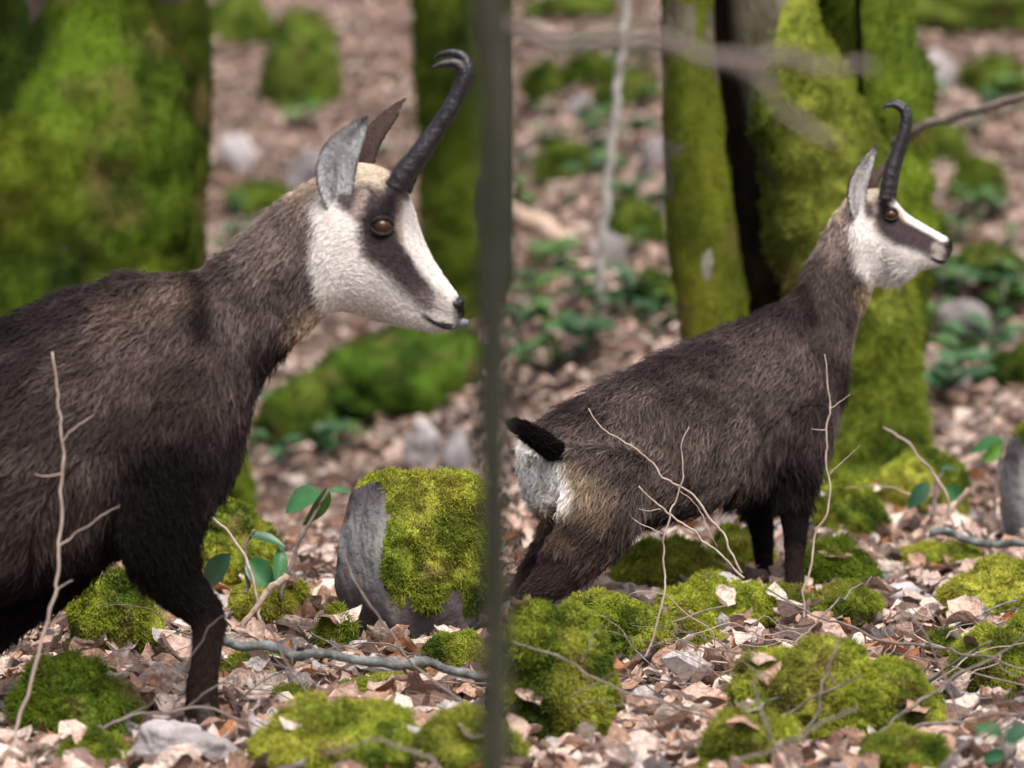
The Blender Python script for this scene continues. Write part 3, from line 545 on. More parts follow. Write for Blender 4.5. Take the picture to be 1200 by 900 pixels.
twig('long grey twig slanting down in front of the big mossy boulder', [(600, 752), (640, 765), (700, 795), (730, 806), (790, 828), (850, 850), (900, 895)], .96, np.array([1.4, 1.8, 2.2, 2.5, 2.7, 2.9, 3]), 'twig', [[(672, 813), (705, 800), (735, 780), (760, 770)], [(680, 780), (695, 755), (708, 735)]])
twig('bare upright stick in front of the broad boulder', [(985, 745), (972, 775), (962, 800), (958, 830), (948, 855), (936, 880), (928, 905)], .965, np.array([2., 2.6, 3., 3.2, 3.4, 3.6, 3.6]), 'twig', [[(968, 785), (978, 795), (985, 802)]])
twig('long arching bare branch below the broad boulder', [(1205, 835), (1160, 835), (1120, 848), (1070, 856), (1020, 870), (980, 882), (920, 905)], .955, np.array([1.8, 2.4, 3., 3.4, 3.6, 3.8, 4]), 'twig', [[(1110, 850), (1140, 832), (1195, 812)]])
twig('twisted bare branch climbing past the mossy stone', [(1205, 742), (1165, 770), (1130, 785), (1100, 808), (1070, 830), (1045, 850), (1020, 875), (990, 905)], .96, np.array([1.8, 2.2, 2.6, 3., 3.4, 3.6, 3.8, 4]), 'twig', [[(1130, 785), (1120, 800), (1130, 822)], [(1165, 770), (1180, 785), (1200, 790)]])
twig('long thin branch lying across the leaf bank above the broad boulder', [(1205, 785), (1150, 770), (1100, 760), (1050, 752), (1000, 738), (950, 715), (900, 690)], [.99, 1.0, 1.01, 1.02, 1.03, 1.04, 1.06], np.array([2.2, 2.4, 2.6, 2.6, 2.4, 2, 1.6]), 'twig')
twig('upright dark twig crossing the leaf bank beside the mossy stone', [(1055, 700), (1085, 745), (1105, 790), (1118, 820), (1130, 860), (1140, 905)], .965, np.array([1.6, 1.9, 2.2, 2.3, 2.4, 2.6]), 'twig')
twig('curved twig running along the leaves behind the broad boulder', [(842, 870), (870, 830), (900, 795), (930, 760), (960, 725), (1000, 690), (1020, 676)], [.97, .98, 1.0, 1.03, 1.06, 1.1, 1.12], np.array([3., 2.8, 2.6, 2.4, 2.2, 1.8, 1.5]), 'twig', [[(900, 795), (860, 770), (830, 768)]])
twig('pale sapling stem on the slope behind the young chamois back', [(736, -40), (731, 30), (724, 110), (714, 200), (706, 280), (700, 345)], 2.0, np.array([4.5, 5, 5, 5.5, 6, 6]), 'grey_wood', name='sapling', cat='sapling')
lo = twig('pale fallen log on the slope behind the young chamois rump', [(590, 246), (625, 262), (665, 284), (712, 300)], 2.55, np.array([12., 13, 13, 11]), 'pale_wood', name='fallen_log', cat='log')
TW = 'short dry twigs scattered over the leaves'
for k in range(46):
    x = rng.uniform(20, 1190) if k < 14 else rng.uniform(690, 1195); y = rng.uniform(735, 890); d, w = ground_hit(x, y)
    a = rng.uniform(0, 2 * np.pi); L_ = rng.uniform(.05, .17); t = np.linspace(-1, 1, 7); u = np.array([math.cos(a), math.sin(a) * 0.8])
    xx = w[0] + u[0] * L_ * t + rng.normal(0, .006, 7); yy = w[1] + u[1] * L_ * t + rng.normal(0, .006, 7)
    zz = height(xx, yy) + 0.02 + 0.02 * np.abs(rng.normal(0, 1)) * (1 + t) + rng.normal(0, .002, 7); r0 = rng.uniform(.0014, .0034)
    Vt = tube(np.stack([xx, yy, zz], 1), np.linspace(r0, r0 * .5, 7), 7, 14, lump=.2)
    o = link('twig', mesh_arrays('twig', *Vt), M[['twig', 'pale_twig', 'grey_twig'][k % 3]]); tag(o, 'short dry twig lying loose on the leaf litter', 'twig', TW)

for k in range(34):
    x = rng.uniform(740, 1195) if k % 4 else rng.uniform(20, 560); y = rng.uniform(770, 895); d, w = ground_hit(x, y); a = rng.uniform(-.9, .9) + (np.pi if rng.random() < .5 else 0); L_ = rng.uniform(.18, .42); hgt = rng.uniform(.02, .11)
    t = np.linspace(0, 1, 9); xx = w[0] + math.cos(a) * L_ * t; yy = w[1] + math.sin(a) * L_ * .5 * t; zz = float(height(w[0], w[1])) - .01 + hgt * np.sin(t * rng.uniform(1.6, 2.9)) * 1.3; r0 = rng.uniform(.0012, .0024)
    C = catmull(np.stack([xx, yy, zz], 1) + rng.normal(0, .005, (9, 3)), 30); o = link('twig', mesh_arrays('twig', *tube(C, np.linspace(r0, r0 * .4, 30), 7, lump=.25)), M[['twig', 'twig', 'pale_twig', 'grey_twig'][k % 4]]); tag(o, 'thin dry twig arching up out of the leaf litter', 'twig', 'thin arching twigs over the leaves')
for k, (pts, lab) in enumerate([([(930, 905), (905, 860), (890, 820), (885, 790)], 'blurred thin twig close to the lens before the broad boulder'), ([(860, 905), (900, 880), (960, 850), (1010, 830)], 'blurred twig close to the lens lying slantwise before the broad boulder'), ([(1100, 905), (1140, 870), (1180, 850), (1215, 820)], 'blurred twig close to the lens beside the soft green leaves'), ([(520, 905), (480, 880), (430, 868), (380, 880)], 'blurred twig close to the lens before the low bright mossy rock')]):
    d_ = .84; pts = [(pts[0][0], 1010)] + pts; twig(lab, pts[::-1], d_, np.linspace(2., 4.5, len(pts)), 'twig')

# ------------------------------------------------------------------ green leaves and small plants
def blade_leaf(base, tip, width, up, col, curl=.15):
    """a broad green leaf with a folded midrib"""
    base = np.asarray(base, float); tip = np.asarray(tip, float); ax = tip - base; L = np.linalg.norm(ax); ax /= L
    sd = nrm(np.cross(ax, np.asarray(up, float))[None])[0]; nn = np.cross(sd, ax); V = []; m = 9
    for a in range(m):
        t = a / (m - 1); hw = width * math.sin(math.pi * t ** 0.8) ** 0.8 if 0 < a < m - 1 else 0.0005
        for s in (-1, -.5, 0, .5, 1): V.append(base + ax * L * t + sd * hw * s + nn * (abs(s) * hw * 0.35 - curl * L * (t - .5) ** 2 * 1.5))
    F = []
    for a in range(m - 1):
        for b in range(4): q = a * 5 + b; F.append((q, q + 1, q + 6, q + 5))
    return mesh_arrays('leaf', np.array(V), np.array(F), np.repeat(np.array([col]), len(V), 0))
def sprig(label, d, stem_pts, leaves, name='bramble_sprig', cat='plant'):
    o = thing(name, label, cat, P(*stem_pts[-1], d)); link('stem', mesh_arrays('stem', *px_tube(stem_pts, d, np.linspace(1.6, 2.6, len(stem_pts)))), M['twig'], o)
    for (b, t, w, up, c) in leaves: link('leaf', blade_leaf(P(*b, d), P(*t, d + rng.uniform(-.004, .012)), w * D0 * d / FPX, up, c), M['green_leaf'], o)
G1, G2, G3 = (.045, .16, .055), (.1, .24, .035), (.03, .1, .05)
sprig('bright green two-leaved sprig by the upright grey block', 1.16, [(385, 575), (372, 600), (345, 650), (330, 705)], [((375, 575), (333, 600), 17, (.1, -.8, .9), G1), ((385, 572), (356, 618), 14, (.8, -.6, .2), G2), ((388, 575), (418, 578), 8, (0, -.5, 1), G1)])
sprig('drooping dull green leaves on the mossy stone behind the bent knee', 1.15, [(300, 622), (290, 650), (285, 700)], [((292, 625), (335, 640), 9, (0, -.5, 1), G3), ((268, 650), (238, 690), 14, (.2, -1, .6), G3), ((290, 655), (322, 690), 15, (-.2, -1, .5), G1), ((330, 640), (325, 690), 9, (0.3, -1, .4), G1)])
sprig('bright green leaf pair above the tall grey standing stone', 1.42, [(1182, 512), (1172, 530), (1166, 590), (1160, 625)], [((1176, 515), (1136, 530), 11, (.1, -.8, .9), G1), ((1176, 518), (1150, 542), 10, (.7, -.7, .3), G2), ((1178, 512), (1192, 520), 6, (0, -.6, 1), G1)])
sprig('drooping leaves on the wedge of mossy rock by the tree base', 1.38, [(1105, 552), (1096, 575), (1090, 605)], [((1104, 548), (1128, 553), 6, (0, -.6, 1), G3), ((1088, 565), (1064, 597), 10, (.2, -1, .6), G3), ((1108, 570), (1132, 590), 10, (-.2, -1, .5), G1)])
sprig('soft blurred green leaves close to the lens beside the mossy stones', .84, [(1175, 850), (1178, 900), (1180, 1010)], [((1176, 862), (1140, 850), 12, (.1, -.8, .9), G1), ((1178, 870), (1210, 850), 12, (.1, -.8, .9), G3), ((1178, 885), (1150, 890), 11, (.2, -.8, .6), G1)])
def herb(px, py, size, n, pal, k):
    d, w = ground_hit(px, py); z = float(height(w[0], w[1])); o = thing('herb', 'low broad-leaved green herb growing through leaf litter on the slope', 'plant', (w[0], w[1], z), 'green herbs on the slope')
    r = np.random.default_rng(k); b = np.array([w[0], w[1], z])
    link('stem', mesh_arrays('stem', *tube(np.stack([b - [0, 0, .03], b + [0, 0, size * .5], b + [.01, 0, size]]), [.006, .004, .003], 6)), M['twig'], o)
    for q in range(n):
        a = r.uniform(0, 2 * math.pi); s = b + [0, 0, size * r.uniform(.2, 1)]; t = s + np.array([math.cos(a), math.sin(a), r.uniform(-.1, .5)]) * size * r.uniform(.6, 1.1)
        link('leaf', blade_leaf(s, t, size * r.uniform(.25, .42), (0, -.3, 1), np.array(pal) * r.uniform(.7, 1.3)), M['green_leaf'], o)
HB = [(655, 432), (690, 408), (665, 330), (625, 345), (720, 215), (765, 205), (740, 300), (640, 215), (612, 250), (760, 270), (680, 365), (700, 180), (615, 440), (752, 385), (780, 395), (645, 145), (1085, 130), (1100, 165), (1095, 400), (1130, 415), (1180, 300), (1110, 470), (1090, 360), (1160, 450), (1175, 375), (320, 500), (345, 520), (410, 500), (290, 545), (330, 560), (400, 470), (270, 260), (1140, 260), (625, 120), (755, 125)]
hr = np.random.default_rng(5); HB += [(hr.uniform(606, 775), hr.uniform(60, 430)) for _ in range(26)] + [(hr.uniform(1082, 1195), hr.uniform(60, 480)) for _ in range(16)] + [(hr.uniform(270, 480), hr.uniform(120, 560)) for _ in range(10)]
for k, (x, y) in enumerate(HB): herb(x, y, rng.uniform(.08, .15), 7, (.045, .115, .04) if k % 2 else (.075, .155, .035), k)

# ------------------------------------------------------------------ the chamois
def seg_dist(u, v, poly):
    """distance in the frame's pixels from (u, v) to a polyline"""
    best = np.full(u.shape, 1e9)
    if len(poly) == 1: return np.hypot(u - poly[0][0], v - poly[0][1])
    for (x0, y0), (x1, y1) in zip(poly[:-1], poly[1:]):
        dx, dy = x1 - x0, y1 - y0; t = np.clip(((u - x0) * dx + (v - y0) * dy) / (dx * dx + dy * dy + 1e-9), 0, 1)
        best = np.minimum(best, np.hypot(u - x0 - t * dx, v - y0 - t * dy))
    return best
def loft(sec, n=None, seg=40):
    """sec rows: top px, top py, bottom px, bottom py, half width px, d, egg"""
    sec = np.array(sec, float); n = n or len(sec) * 6; s = catmull(sec, n)
    T_ = P(s[:, 0], s[:, 1], s[:, 5]); B_ = P(s[:, 2], s[:, 3], s[:, 5]); C = (T_ + B_) / 2; U = (T_ - B_) / 2
    W = np.maximum(s[:, 4], 1) * D0 * s[:, 5] / FPX; tg = nrm(np.gradient(C, axis=0)); sd = nrm(np.cross(tg, U) * [1, 1, 0.25])
    th = np.linspace(0, 2 * np.pi, seg, endpoint=False); cs, sn = np.cos(th), np.sin(th)
    e = s[:, 6][:, None]; prof = np.sign(cs) * np.abs(cs) ** 0.9 * (1 - e * sn)
    V = C[:, None] + U[:, None] * sn[None, :, None] + sd[:, None] * (W[:, None] * prof)[..., None]
    V = V.reshape(-1, 3); i = np.arange(n - 1)[:, None] * seg; j = np.arange(seg)[None]
    q = np.stack([i + j, i + (j + 1) % seg, i + seg + (j + 1) % seg, i + seg + j], -1).reshape(-1, 4); T = np.vstack([q[:, [0, 1, 2]], q[:, [0, 2, 3]]])
    c0 = len(V); V = np.vstack([V, C[:1], C[-1:]]); jj = np.arange(seg)
    T = np.vstack([T, np.stack([np.full(seg, c0), (jj + 1) % seg, jj], 1), np.stack([np.full(seg, c0 + 1), (n - 1) * seg + jj, (n - 1) * seg + (jj + 1) % seg], 1)])
    return V, T, C, np.minimum(np.linalg.norm(U, axis=1), W)
def leg_tube(rows, seg=24, n=40):
    """rows: px, py, d, radius px fore-aft, radius px across"""
    r = catmull(np.array(rows, float), n); C = P(r[:, 0], r[:, 1], r[:, 2]); pm = D0 * r[:, 2] / FPX; tg = nrm(np.gradient(C, axis=0))
    a = nrm(np.cross(tg, [0, -1, 0])); b = np.cross(tg, a); th = np.linspace(0, 2 * np.pi, seg, endpoint=False)
    V = C[:, None] + a[:, None] * (np.cos(th)[None] * (r[:, 3] * pm)[:, None])[..., None] + b[:, None] * (np.sin(th)[None] * (r[:, 4] * pm)[:, None])[..., None]
    V = V.reshape(-1, 3); i = np.arange(n - 1)[:, None] * seg; j = np.arange(seg)[None]
    q = np.stack([i + j, i + (j + 1) % seg, i + seg + (j + 1) % seg, i + seg + j], -1).reshape(-1, 4); T = np.vstack([q[:, [0, 1, 2]], q[:, [0, 2, 3]]])
    c0 = len(V); V = np.vstack([V, C[:1], C[-1:]]); jj = np.arange(seg)
    T = np.vstack([T, np.stack([np.full(seg, c0), (jj + 1) % seg, jj], 1), np.stack([np.full(seg, c0 + 1), (n - 1) * seg + jj, (n - 1) * seg + (jj + 1) % seg], 1)])
    return V, T, C, r[:, 3] * pm
def outward(V, T):
    v = V - V.mean(0); vol = np.einsum('ij,ij->i', v[T[:, 0]], np.cross(v[T[:, 1]], v[T[:, 2]])).sum()
    return T if vol > 0 else T[:, ::-1]
def remesh(parts, voxel, smooth):
    V, T = mergeVT([(p[0], outward(p[0], p[1])) for p in parts]); me = mesh_arrays('tmp', V, T); o = bpy.data.objects.new('tmp', me); COL.objects.link(o)
    md = o.modifiers.new('r', 'REMESH'); md.mode = 'VOXEL'; md.voxel_size = voxel; md.use_smooth_shade = True
    dg = bpy.context.evaluated_depsgraph_get(); ev = o.evaluated_get(dg); m2 = ev.to_mesh()
    Vn = np.zeros(len(m2.vertices) * 3, np.float32); m2.vertices.foreach_get('co', Vn); Vn = Vn.reshape(-1, 3).astype(float)
    nl = len(m2.loops); li = np.zeros(nl, np.int32); m2.loops.foreach_get('vertex_index', li)
    ls_ = np.zeros(len(m2.polygons), np.int32); lt_ = np.zeros(len(m2.polygons), np.int32); m2.polygons.foreach_get('loop_start', ls_); m2.polygons.foreach_get('loop_total', lt_)
    qd = ls_[lt_ == 4]; tr = ls_[lt_ == 3]; Tn = []
    if len(qd): q = li[qd[:, None] + np.arange(4)]; Tn += [q[:, [0, 1, 2]], q[:, [0, 2, 3]]]
    if len(tr): Tn.append(li[tr[:, None] + np.arange(3)])
    Tn = np.vstack(Tn); ed = np.zeros(len(m2.edges) * 2, np.int32); m2.edges.foreach_get('vertices', ed); ed = ed.reshape(-1, 2)
    ev.to_mesh_clear(); bpy.data.objects.remove(o); bpy.data.meshes.remove(me)
    deg = np.bincount(ed.ravel(), minlength=len(Vn))[:, None]
    for k in range(smooth):
        f = 0.5 if k % 2 == 0 else -0.47
        A = np.zeros_like(Vn); np.add.at(A, ed[:, 0], Vn[ed[:, 1]]); np.add.at(A, ed[:, 1], Vn[ed[:, 0]]); Vn = Vn + f * (A / deg - Vn)
    return Vn, Tn
def nearest(Q, S):
    out = np.zeros(len(Q), int); dst = np.zeros(len(Q))
    for k in range(0, len(Q), 20000):
        d = np.linalg.norm(Q[k:k + 20000, None] - S[None], axis=2); out[k:k + 20000] = d.argmin(1); dst[k:k + 20000] = d.min(1)
    return out, dst

def chamois(label, spine, legs, paint, lens, nfur, feats, dens=None, voxel=.006, base=None):
    tor = loft(spine); lg = [leg_tube(l) for l in legs]
    V, T = remesh([tor] + lg, voxel, 10); N = vnormals(V, T)
    root = thing('chamois', label, 'chamois', base)
    # fine unevenness of the muscles
    u, v, _ = proj(V)
    base_c = paint[0]; col = np.repeat(np.array([base_c]), len(V), 0)
    wob = fbm(V * 14, 61, 3) * 7; wob2 = fbm(V * 14 + 50, 71, 3) * 7
    def shade(uu, vv, wa, wb):
        c = np.repeat(np.array([base_c]), len(uu), 0)
        for (poly, r, soft, cc, op) in paint[1:]:
            k = min(1.0, r / 25.0); dd = seg_dist(uu + wa * k, vv + wb * k, poly); a = (op * (1 - sstep(r - soft, r + soft, dd)))[:, None]; c = c * (1 - a) + np.array(cc) * a
        return c
    def lengths(uu, vv):
        L = np.full(len(uu), lens[0])
        for (poly, r, soft, val) in lens[1:]:
            a = 1 - sstep(r - soft, r + soft, seg_dist(uu, vv, poly)); L = L * (1 - a) + val * a
        return L
    body = link('body', mesh_arrays('body', V, T, shade(u, v, wob, wob2) * np.where(lengths(u, v) < .013, .95, .7)[:, None]), M['hide'], root)
    # flow of the coat: back along the spine and down, straight down on the legs
    S = np.vstack([tor[2]] + [l[2][10:] for l in lg]); tg = [-nrm(np.gradient(tor[2], axis=0))] + [nrm(np.gradient(l[2], axis=0))[10:] for l in lg]; R_ = np.concatenate([tor[3]] + [l[3][10:] for l in lg])
    TG = np.vstack(tg); isleg = np.concatenate([np.zeros(len(tor[2])), np.ones(len(S) - len(tor[2]))])
    w = np.ones(len(V)) if dens is None else dens(u, v)
    f, b = scatter(V, T, nfur, w); p = at(V, T, f, b); n_ = nrm(at(N, T, f, b)); uu, vv, _ = proj(p)
    idx, _ = nearest(p, S); flow = TG[idx]; leg = isleg[idx][:, None]
    guard = rng.random(nfur) < .16; L0 = lengths(uu, vv); L = L0 * rng.uniform(.55, 1.3, nfur) * np.where(guard, 1.35, 1)
    def n3(k, q): return np.stack([fbm(p * k, q, 2), fbm(p * k, q + 2, 2), fbm(p * k, q + 4, 2)], 1)
    swirl = n3(7, 78) * .7 + n3(18, 81) * .7 + n3(45, 91) * .35 + n3(130, 95) * .45
    down = np.array([0, 0, -1.0]) * np.clip(L0 / .03, .1, 1)[:, None] * .75
    dr = flow + down * (1 - leg) + swirl * np.clip(L0 / .02, .12, 1)[:, None] * .85; dr = nrm(dr - n_ * (dr * n_).sum(1, keepdims=True))
    calm = np.clip(L0 / .018, .3, 1); lift = calm[:, None] * (.25 + .35 * rng.random(nfur) + .25 * guard + .35 * fbm(p * 30, 121, 2) + 1.1 * sstep(.034, .05, L0) * sstep(.35, .8, n_[:, 2]))[:, None]
    j = lambda q: rng.normal(0, q, (nfur, 3))
    cm = calm[:, None]; d0 = nrm(dr + n_ * (lift + .35 * cm + .1) + j(.16) * cm); d1 = nrm(dr + n_ * lift * .6 + j(.2) * cm); d2 = nrm(dr + n_ * lift * .15 + np.array([0, 0, -.25]) * cm + j(.28) * cm)
    l3 = L[:, None] / 3; p0 = p - n_ * .001; p1 = p0 + d0 * l3; p2 = p1 + d1 * l3; p3 = p2 + d2 * l3
    c = shade(uu, vv, fbm(p * 14, 61, 3) * 7 + rng.normal(0, 2.0, nfur), fbm(p * 14 + 50, 71, 3) * 7 + rng.normal(0, 2.0, nfur))
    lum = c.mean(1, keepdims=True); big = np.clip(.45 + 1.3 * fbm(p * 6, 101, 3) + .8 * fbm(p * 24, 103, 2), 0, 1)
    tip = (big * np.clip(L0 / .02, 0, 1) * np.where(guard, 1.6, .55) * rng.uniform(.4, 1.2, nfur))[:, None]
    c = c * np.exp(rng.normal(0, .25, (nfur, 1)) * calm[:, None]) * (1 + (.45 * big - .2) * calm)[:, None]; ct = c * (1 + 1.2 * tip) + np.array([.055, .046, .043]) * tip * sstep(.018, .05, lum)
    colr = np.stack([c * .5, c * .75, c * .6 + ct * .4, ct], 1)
    rad = np.array([.0006, .00058, .00045, .00015])[None] * np.where(guard, 1.25, 1)[:, None]
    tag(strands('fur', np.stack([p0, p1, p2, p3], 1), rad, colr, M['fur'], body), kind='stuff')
    feats(root, body, V, N)
    return root
def surf(V, px, py, side, r=6):
    """the body's surface point shown at (px, py), near (-1) or far (+1) side"""
    u, v, d = proj(V); m = np.hypot(u - px, v - py) < r; q = np.where(m)[0]
    k = q[np.argmin(d[q] * -side)] if len(q) else int(np.argmin(np.hypot(u - px, v - py))); return d[k], k
def ellipsoid(c, ax, sub=4):
    Vd, T = ico(sub); return Vd @ np.array(ax) + c, T
def ear(root, base, mid, tip, hw, face, back_col, in_col, d, edge_col=(.03, .02, .018)):
    """a cupped, pointed ear: base, mid, tip in the frame, half width px, direction the hollow faces"""
    ctr = catmull(np.array([base, mid, tip], float), 15); C = P(ctr[:, 0], ctr[:, 1], d[0] + (d[1] - d[0]) * np.linspace(0, 1, 15)); tg = nrm(np.gradient(C, axis=0)); face = nrm(np.array([face], float))[0]
    sd = nrm(np.cross(tg, face)); nn = np.cross(sd, tg); pm = D0 * d[0] / FPX; t = np.linspace(0, 1, 15); prof = np.sin(np.pi * np.clip(t * .86 + .14, 0, 1)) ** .8 * hw * pm; prof[-1] = .0008
    a = np.linspace(-1, 1, 13); shells = []
    for k, off in enumerate((0.0, -.004)):
        ang = a * 1.15; V = C[:, None] + sd[:, None] * (np.sin(ang)[None] / math.sin(1.15) * prof[:, None])[..., None] - nn[:, None] * ((np.cos(ang) - math.cos(1.15))[None] * prof[:, None] * .5)[..., None]
        V = V + nn[:, None] * off * np.sin(np.pi * np.clip(t, .02, .98))[:, None, None]; shells.append(V.reshape(-1, 3))
    i = np.arange(14)[:, None] * 13; j = np.arange(12)[None]; q = np.stack([i + j, i + j + 1, i + 14 + j, i + 13 + j], -1).reshape(-1, 4); q2 = q[:, ::-1] + 195
    rim = [k for k in range(13)] + [13 * r + 12 for r in range(1, 15)] + [14 * 13 + k for k in range(11, -1, -1)] + [13 * r for r in range(13, 0, -1)]
    rim = np.array(rim); rq = np.stack([rim, rim + 195, np.roll(rim, -1) + 195, np.roll(rim, -1)], 1)
    V = np.vstack(shells); F = np.vstack([q, q2, rq]); e = np.tile(np.abs(a) ** 9, 15); e = np.maximum(e, np.repeat(np.clip((t - .85) / .15, 0, 1), 13))[:, None]
    st = (1 - .6 * np.exp(-((np.tile(a, 15) + .15) / .38) ** 2) * np.clip(.6 + 1.2 * fbm(shells[0] * [160, 160, 40], 5, 2), 0, 1))[:, None]; ci = np.array(in_col) * st * (1 - e) + np.array(edge_col) * e; cb = np.repeat(np.array([back_col]), 195, 0); cb = cb * (1 - e * .7) + np.array(edge_col) * e * .7
    o = link('ear', mesh_arrays('ear', V, F, np.vstack([ci, cb])), M['hide'], root)
    Tt = tri_of(q); Tb = tri_of(q2); out = []
    for Tx, cc, n, sg, L in ((Tt, ci, 1500, 1, .007), (Tb, cb, 2600, -1, .004)):
        f, b = scatter(V, Tx, n); p = at(V, Tx, f, b); nv = nn.mean(0) * sg; ce = np.vstack([ci, cb]); k = at(ce, Tx, f, b) * np.exp(rng.normal(0, .2, (n, 1)))
        dn = nrm(tg[7] + nv * .5 + rng.normal(0, .3, (n, 3))); l = L * rng.uniform(.5, 1.2, n)[:, None]
        out.append((np.stack([p, p + dn * l * .6, p + nrm(dn + tg[7]) * l], 1), k))
    pts = np.vstack([o_[0] for o_ in out]); cl = np.vstack([o_[1] for o_ in out])
    tag(strands('ear_fur', pts, np.repeat(np.array([[.0006, .0005, .0002]]), len(pts), 0), cl, M['fur'], o), kind='stuff')
def horn(root, pts, rad, d):
    pts = np.array(pts, float); C = catmull(P(pts[:, 0], pts[:, 1], np.linspace(d[0], d[1], len(pts))), 70); R = np.interp(np.linspace(0, 1, 70), np.linspace(0, 1, len(rad)), rad) * .86 * D0 * d[0] / FPX
    s = np.linspace(0, 1, 70); R = R * (1 + .05 * fbm(C * 60, 7, 2)) * (1 + .03 * np.sin(s * 95 + 2 * np.sin(s * 9)) * np.clip(1.1 - s * 1.5, 0, 1))
    V, T = tube(C, R, 20); link('horn', mesh_arrays('horn', V, T), M['horn'], root)
def eye(root, V, N, px, py, rpx, side, dh):
    """eyeball set into the head with upper and lower lids"""
    d, k = surf(V, px, py, side, 5); pm = D0 * d / FPX; r = rpx * pm; c = P(px, py, d - side * (r * .5) / D0)
    e = link('eye', mesh_arrays('eye', *ellipsoid(c, [[r, 0, 0], [0, r, 0], [0, 0, r * .95]])), M['eye'], root)
    n_ = nrm(np.array([[.18, side * 1.0, .12]]))[0]; a = nrm(np.cross(n_, [0, 0, 1.0])[None])[0] * -side; b = nrm(np.cross(a, n_)[None])[0]; b = b * np.sign(b[2])
    for up in (1, -1):
        th = np.linspace(-.12 * np.pi, 1.12 * np.pi, 25); w = (.74 if up > 0 else .74) * r
        ring = c + a * (np.cos(th) * r * .98)[:, None] + b * (up * np.sin(th) * w)[:, None]; rel = ring - c; out = np.sqrt(np.maximum((r * 1.03) ** 2 - (rel ** 2).sum(1), (r * .25) ** 2)); ring = ring + n_ * out[:, None]
        link('eyelid', mesh_arrays('eyelid', *tube(ring, r * (.12 + (.16 if up > 0 else .08) * np.sin(np.clip(th, 0, np.pi))), 10)), M['lid'], e)
def hoof(root, px, py, d, rx):
    pm = D0 * d / FPX; c = P(px, py, d)
    for s in (-1, 1):
        o = np.array([.15 * rx * pm, s * rx * pm * .5, 0]); pts = np.stack([c + o + [-.1 * rx * pm, 0, rx * pm * 1.5], c + o + [.1 * rx * pm, 0, rx * pm * .7], c + o + [.35 * rx * pm, 0, -.1 * rx * pm], c + o + [.4 * rx * pm, 0, -rx * pm * .5]])
        link('hoof', mesh_arrays('hoof', *tube(pts, np.array([.55, .62, .72, .75]) * rx * pm, 12, 10)), M['hoof'], root)
def tail(root, pts, d, rpx, col, n=5000, L=.03):
    pts = np.array(pts, float); C = P(pts[:, 0], pts[:, 1], d); R = np.array(rpx) * D0 * np.mean(d) / FPX; V, T = tube(C, R, 16, 20)
    o = link('tail', mesh_arrays('tail', V, T, np.repeat(np.array([col]), len(V), 0)), M['hide'], root)
    f, b = scatter(V, T, n); p = at(V, T, f, b); nn = nrm(at(vnormals(V, T), T, f, b)); ax = nrm((C[-1] - C[0])[None])[0]
    d1 = nrm(ax + nn * .6 + rng.normal(0, .25, (n, 3))); d2 = nrm(ax + nn * .1 + rng.normal(0, .2, (n, 3)) + np.array([0, 0, -.15])); l = L * rng.uniform(.5, 1.2, n)[:, None]
    k = np.array(col) * np.exp(rng.normal(0, .3, (n, 1)))
    tag(strands('tail_fur', np.stack([p, p + d1 * l * .5, p + d1 * l * .5 + d2 * l * .5], 1), np.repeat(np.array([[.0008, .0007, .0002]]), n, 0), k, M['fur'], o), kind='stuff')

BODY = (.040, .030, .0305); DARK = (.026, .019, .019); BLACK = (.008, .0065, .0065); WHITE = (.67, .645, .62); CREAM = (.52, .45, .36); TAN = (.36, .27, .18); STRIPE = (.056, .042, .046); GREYB = (.13, .10, .085); NAPE = (.3, .235, .185)

# --- large chamois (left)
spL = [(-446, 488, -436, 555, 25, 1.01, 0), (-430, 436, -424, 630, 78, 1.01, .05), (-385, 404, -376, 672, 104, 1.01, .05), (-285, 386, -275, 672, 120, 1.005, .1), (-150, 390, -140, 684, 134, 1.0, .12), (-20, 390, -10, 696, 136, 1.0, .12), (80, 354, 84, 662, 128, 1.0, .1),
       (150, 334, 166, 640, 114, 1.0, .12), (200, 326, 234, 606, 94, 1.0, .15), (238, 320, 266, 560, 74, 1.0, .15), (262, 298, 280, 508, 62, 1.0, .08), (298, 270, 295, 456, 53, 1.0, .0), (332, 241, 325, 416, 48, 1.0, 0), (358, 218, 351, 390, 46, 1.0, 0),
       (380, 202, 376, 372, 46, 1.0, 0), (405, 192, 402, 364, 47, 1.0, .0), (436, 193, 424, 370, 47, 1.0, .0), (464, 207, 446, 377, 45, 1.0, .06), (482, 237, 466, 382, 39, 1.0, .12), (492, 269, 481, 385, 31, 1.0, .1), (506, 301, 495, 388, 25, 1.0, 0), (523, 328, 508, 390, 22, 1.0, 0), (536, 346, 519, 389, 19, 1.0, 0), (543, 358, 530, 385, 15, 1.0, 0), (545, 365, 538, 377, 9, 1.0, 0)]
lgL = [[(190, 480, .985, 66, 46), (190, 570, .982, 60, 40), (188, 635, .981, 46, 32), (208, 684, .983, 31, 24), (241, 722, .986, 21, 18), (242, 762, .987, 16.5, 15), (237, 805, .988, 17, 15), (237, 838, .989, 20, 17)],
       [(140, 520, 1.016, 60, 42), (105, 605, 1.02, 48, 34), (50, 682, 1.022, 30, 24), (0, 725, 1.024, 24, 20), (-35, 780, 1.025, 17, 15), (-52, 830, 1.026, 20, 17)],
       [(-365, 530, .99, 92, 60), (-355, 620, .985, 70, 45), (-375, 690, .985, 40, 28), (-408, 735, .986, 24, 20), (-400, 790, .987, 17, 15), (-396, 838, .988, 20, 17)],
       [(-355, 540, 1.03, 90, 60), (-330, 630, 1.032, 66, 42), (-320, 695, 1.032, 38, 27), (-345, 735, 1.032, 23, 20), (-335, 780, 1.032, 17, 15), (-330, 822, 1.032, 19, 17)]]
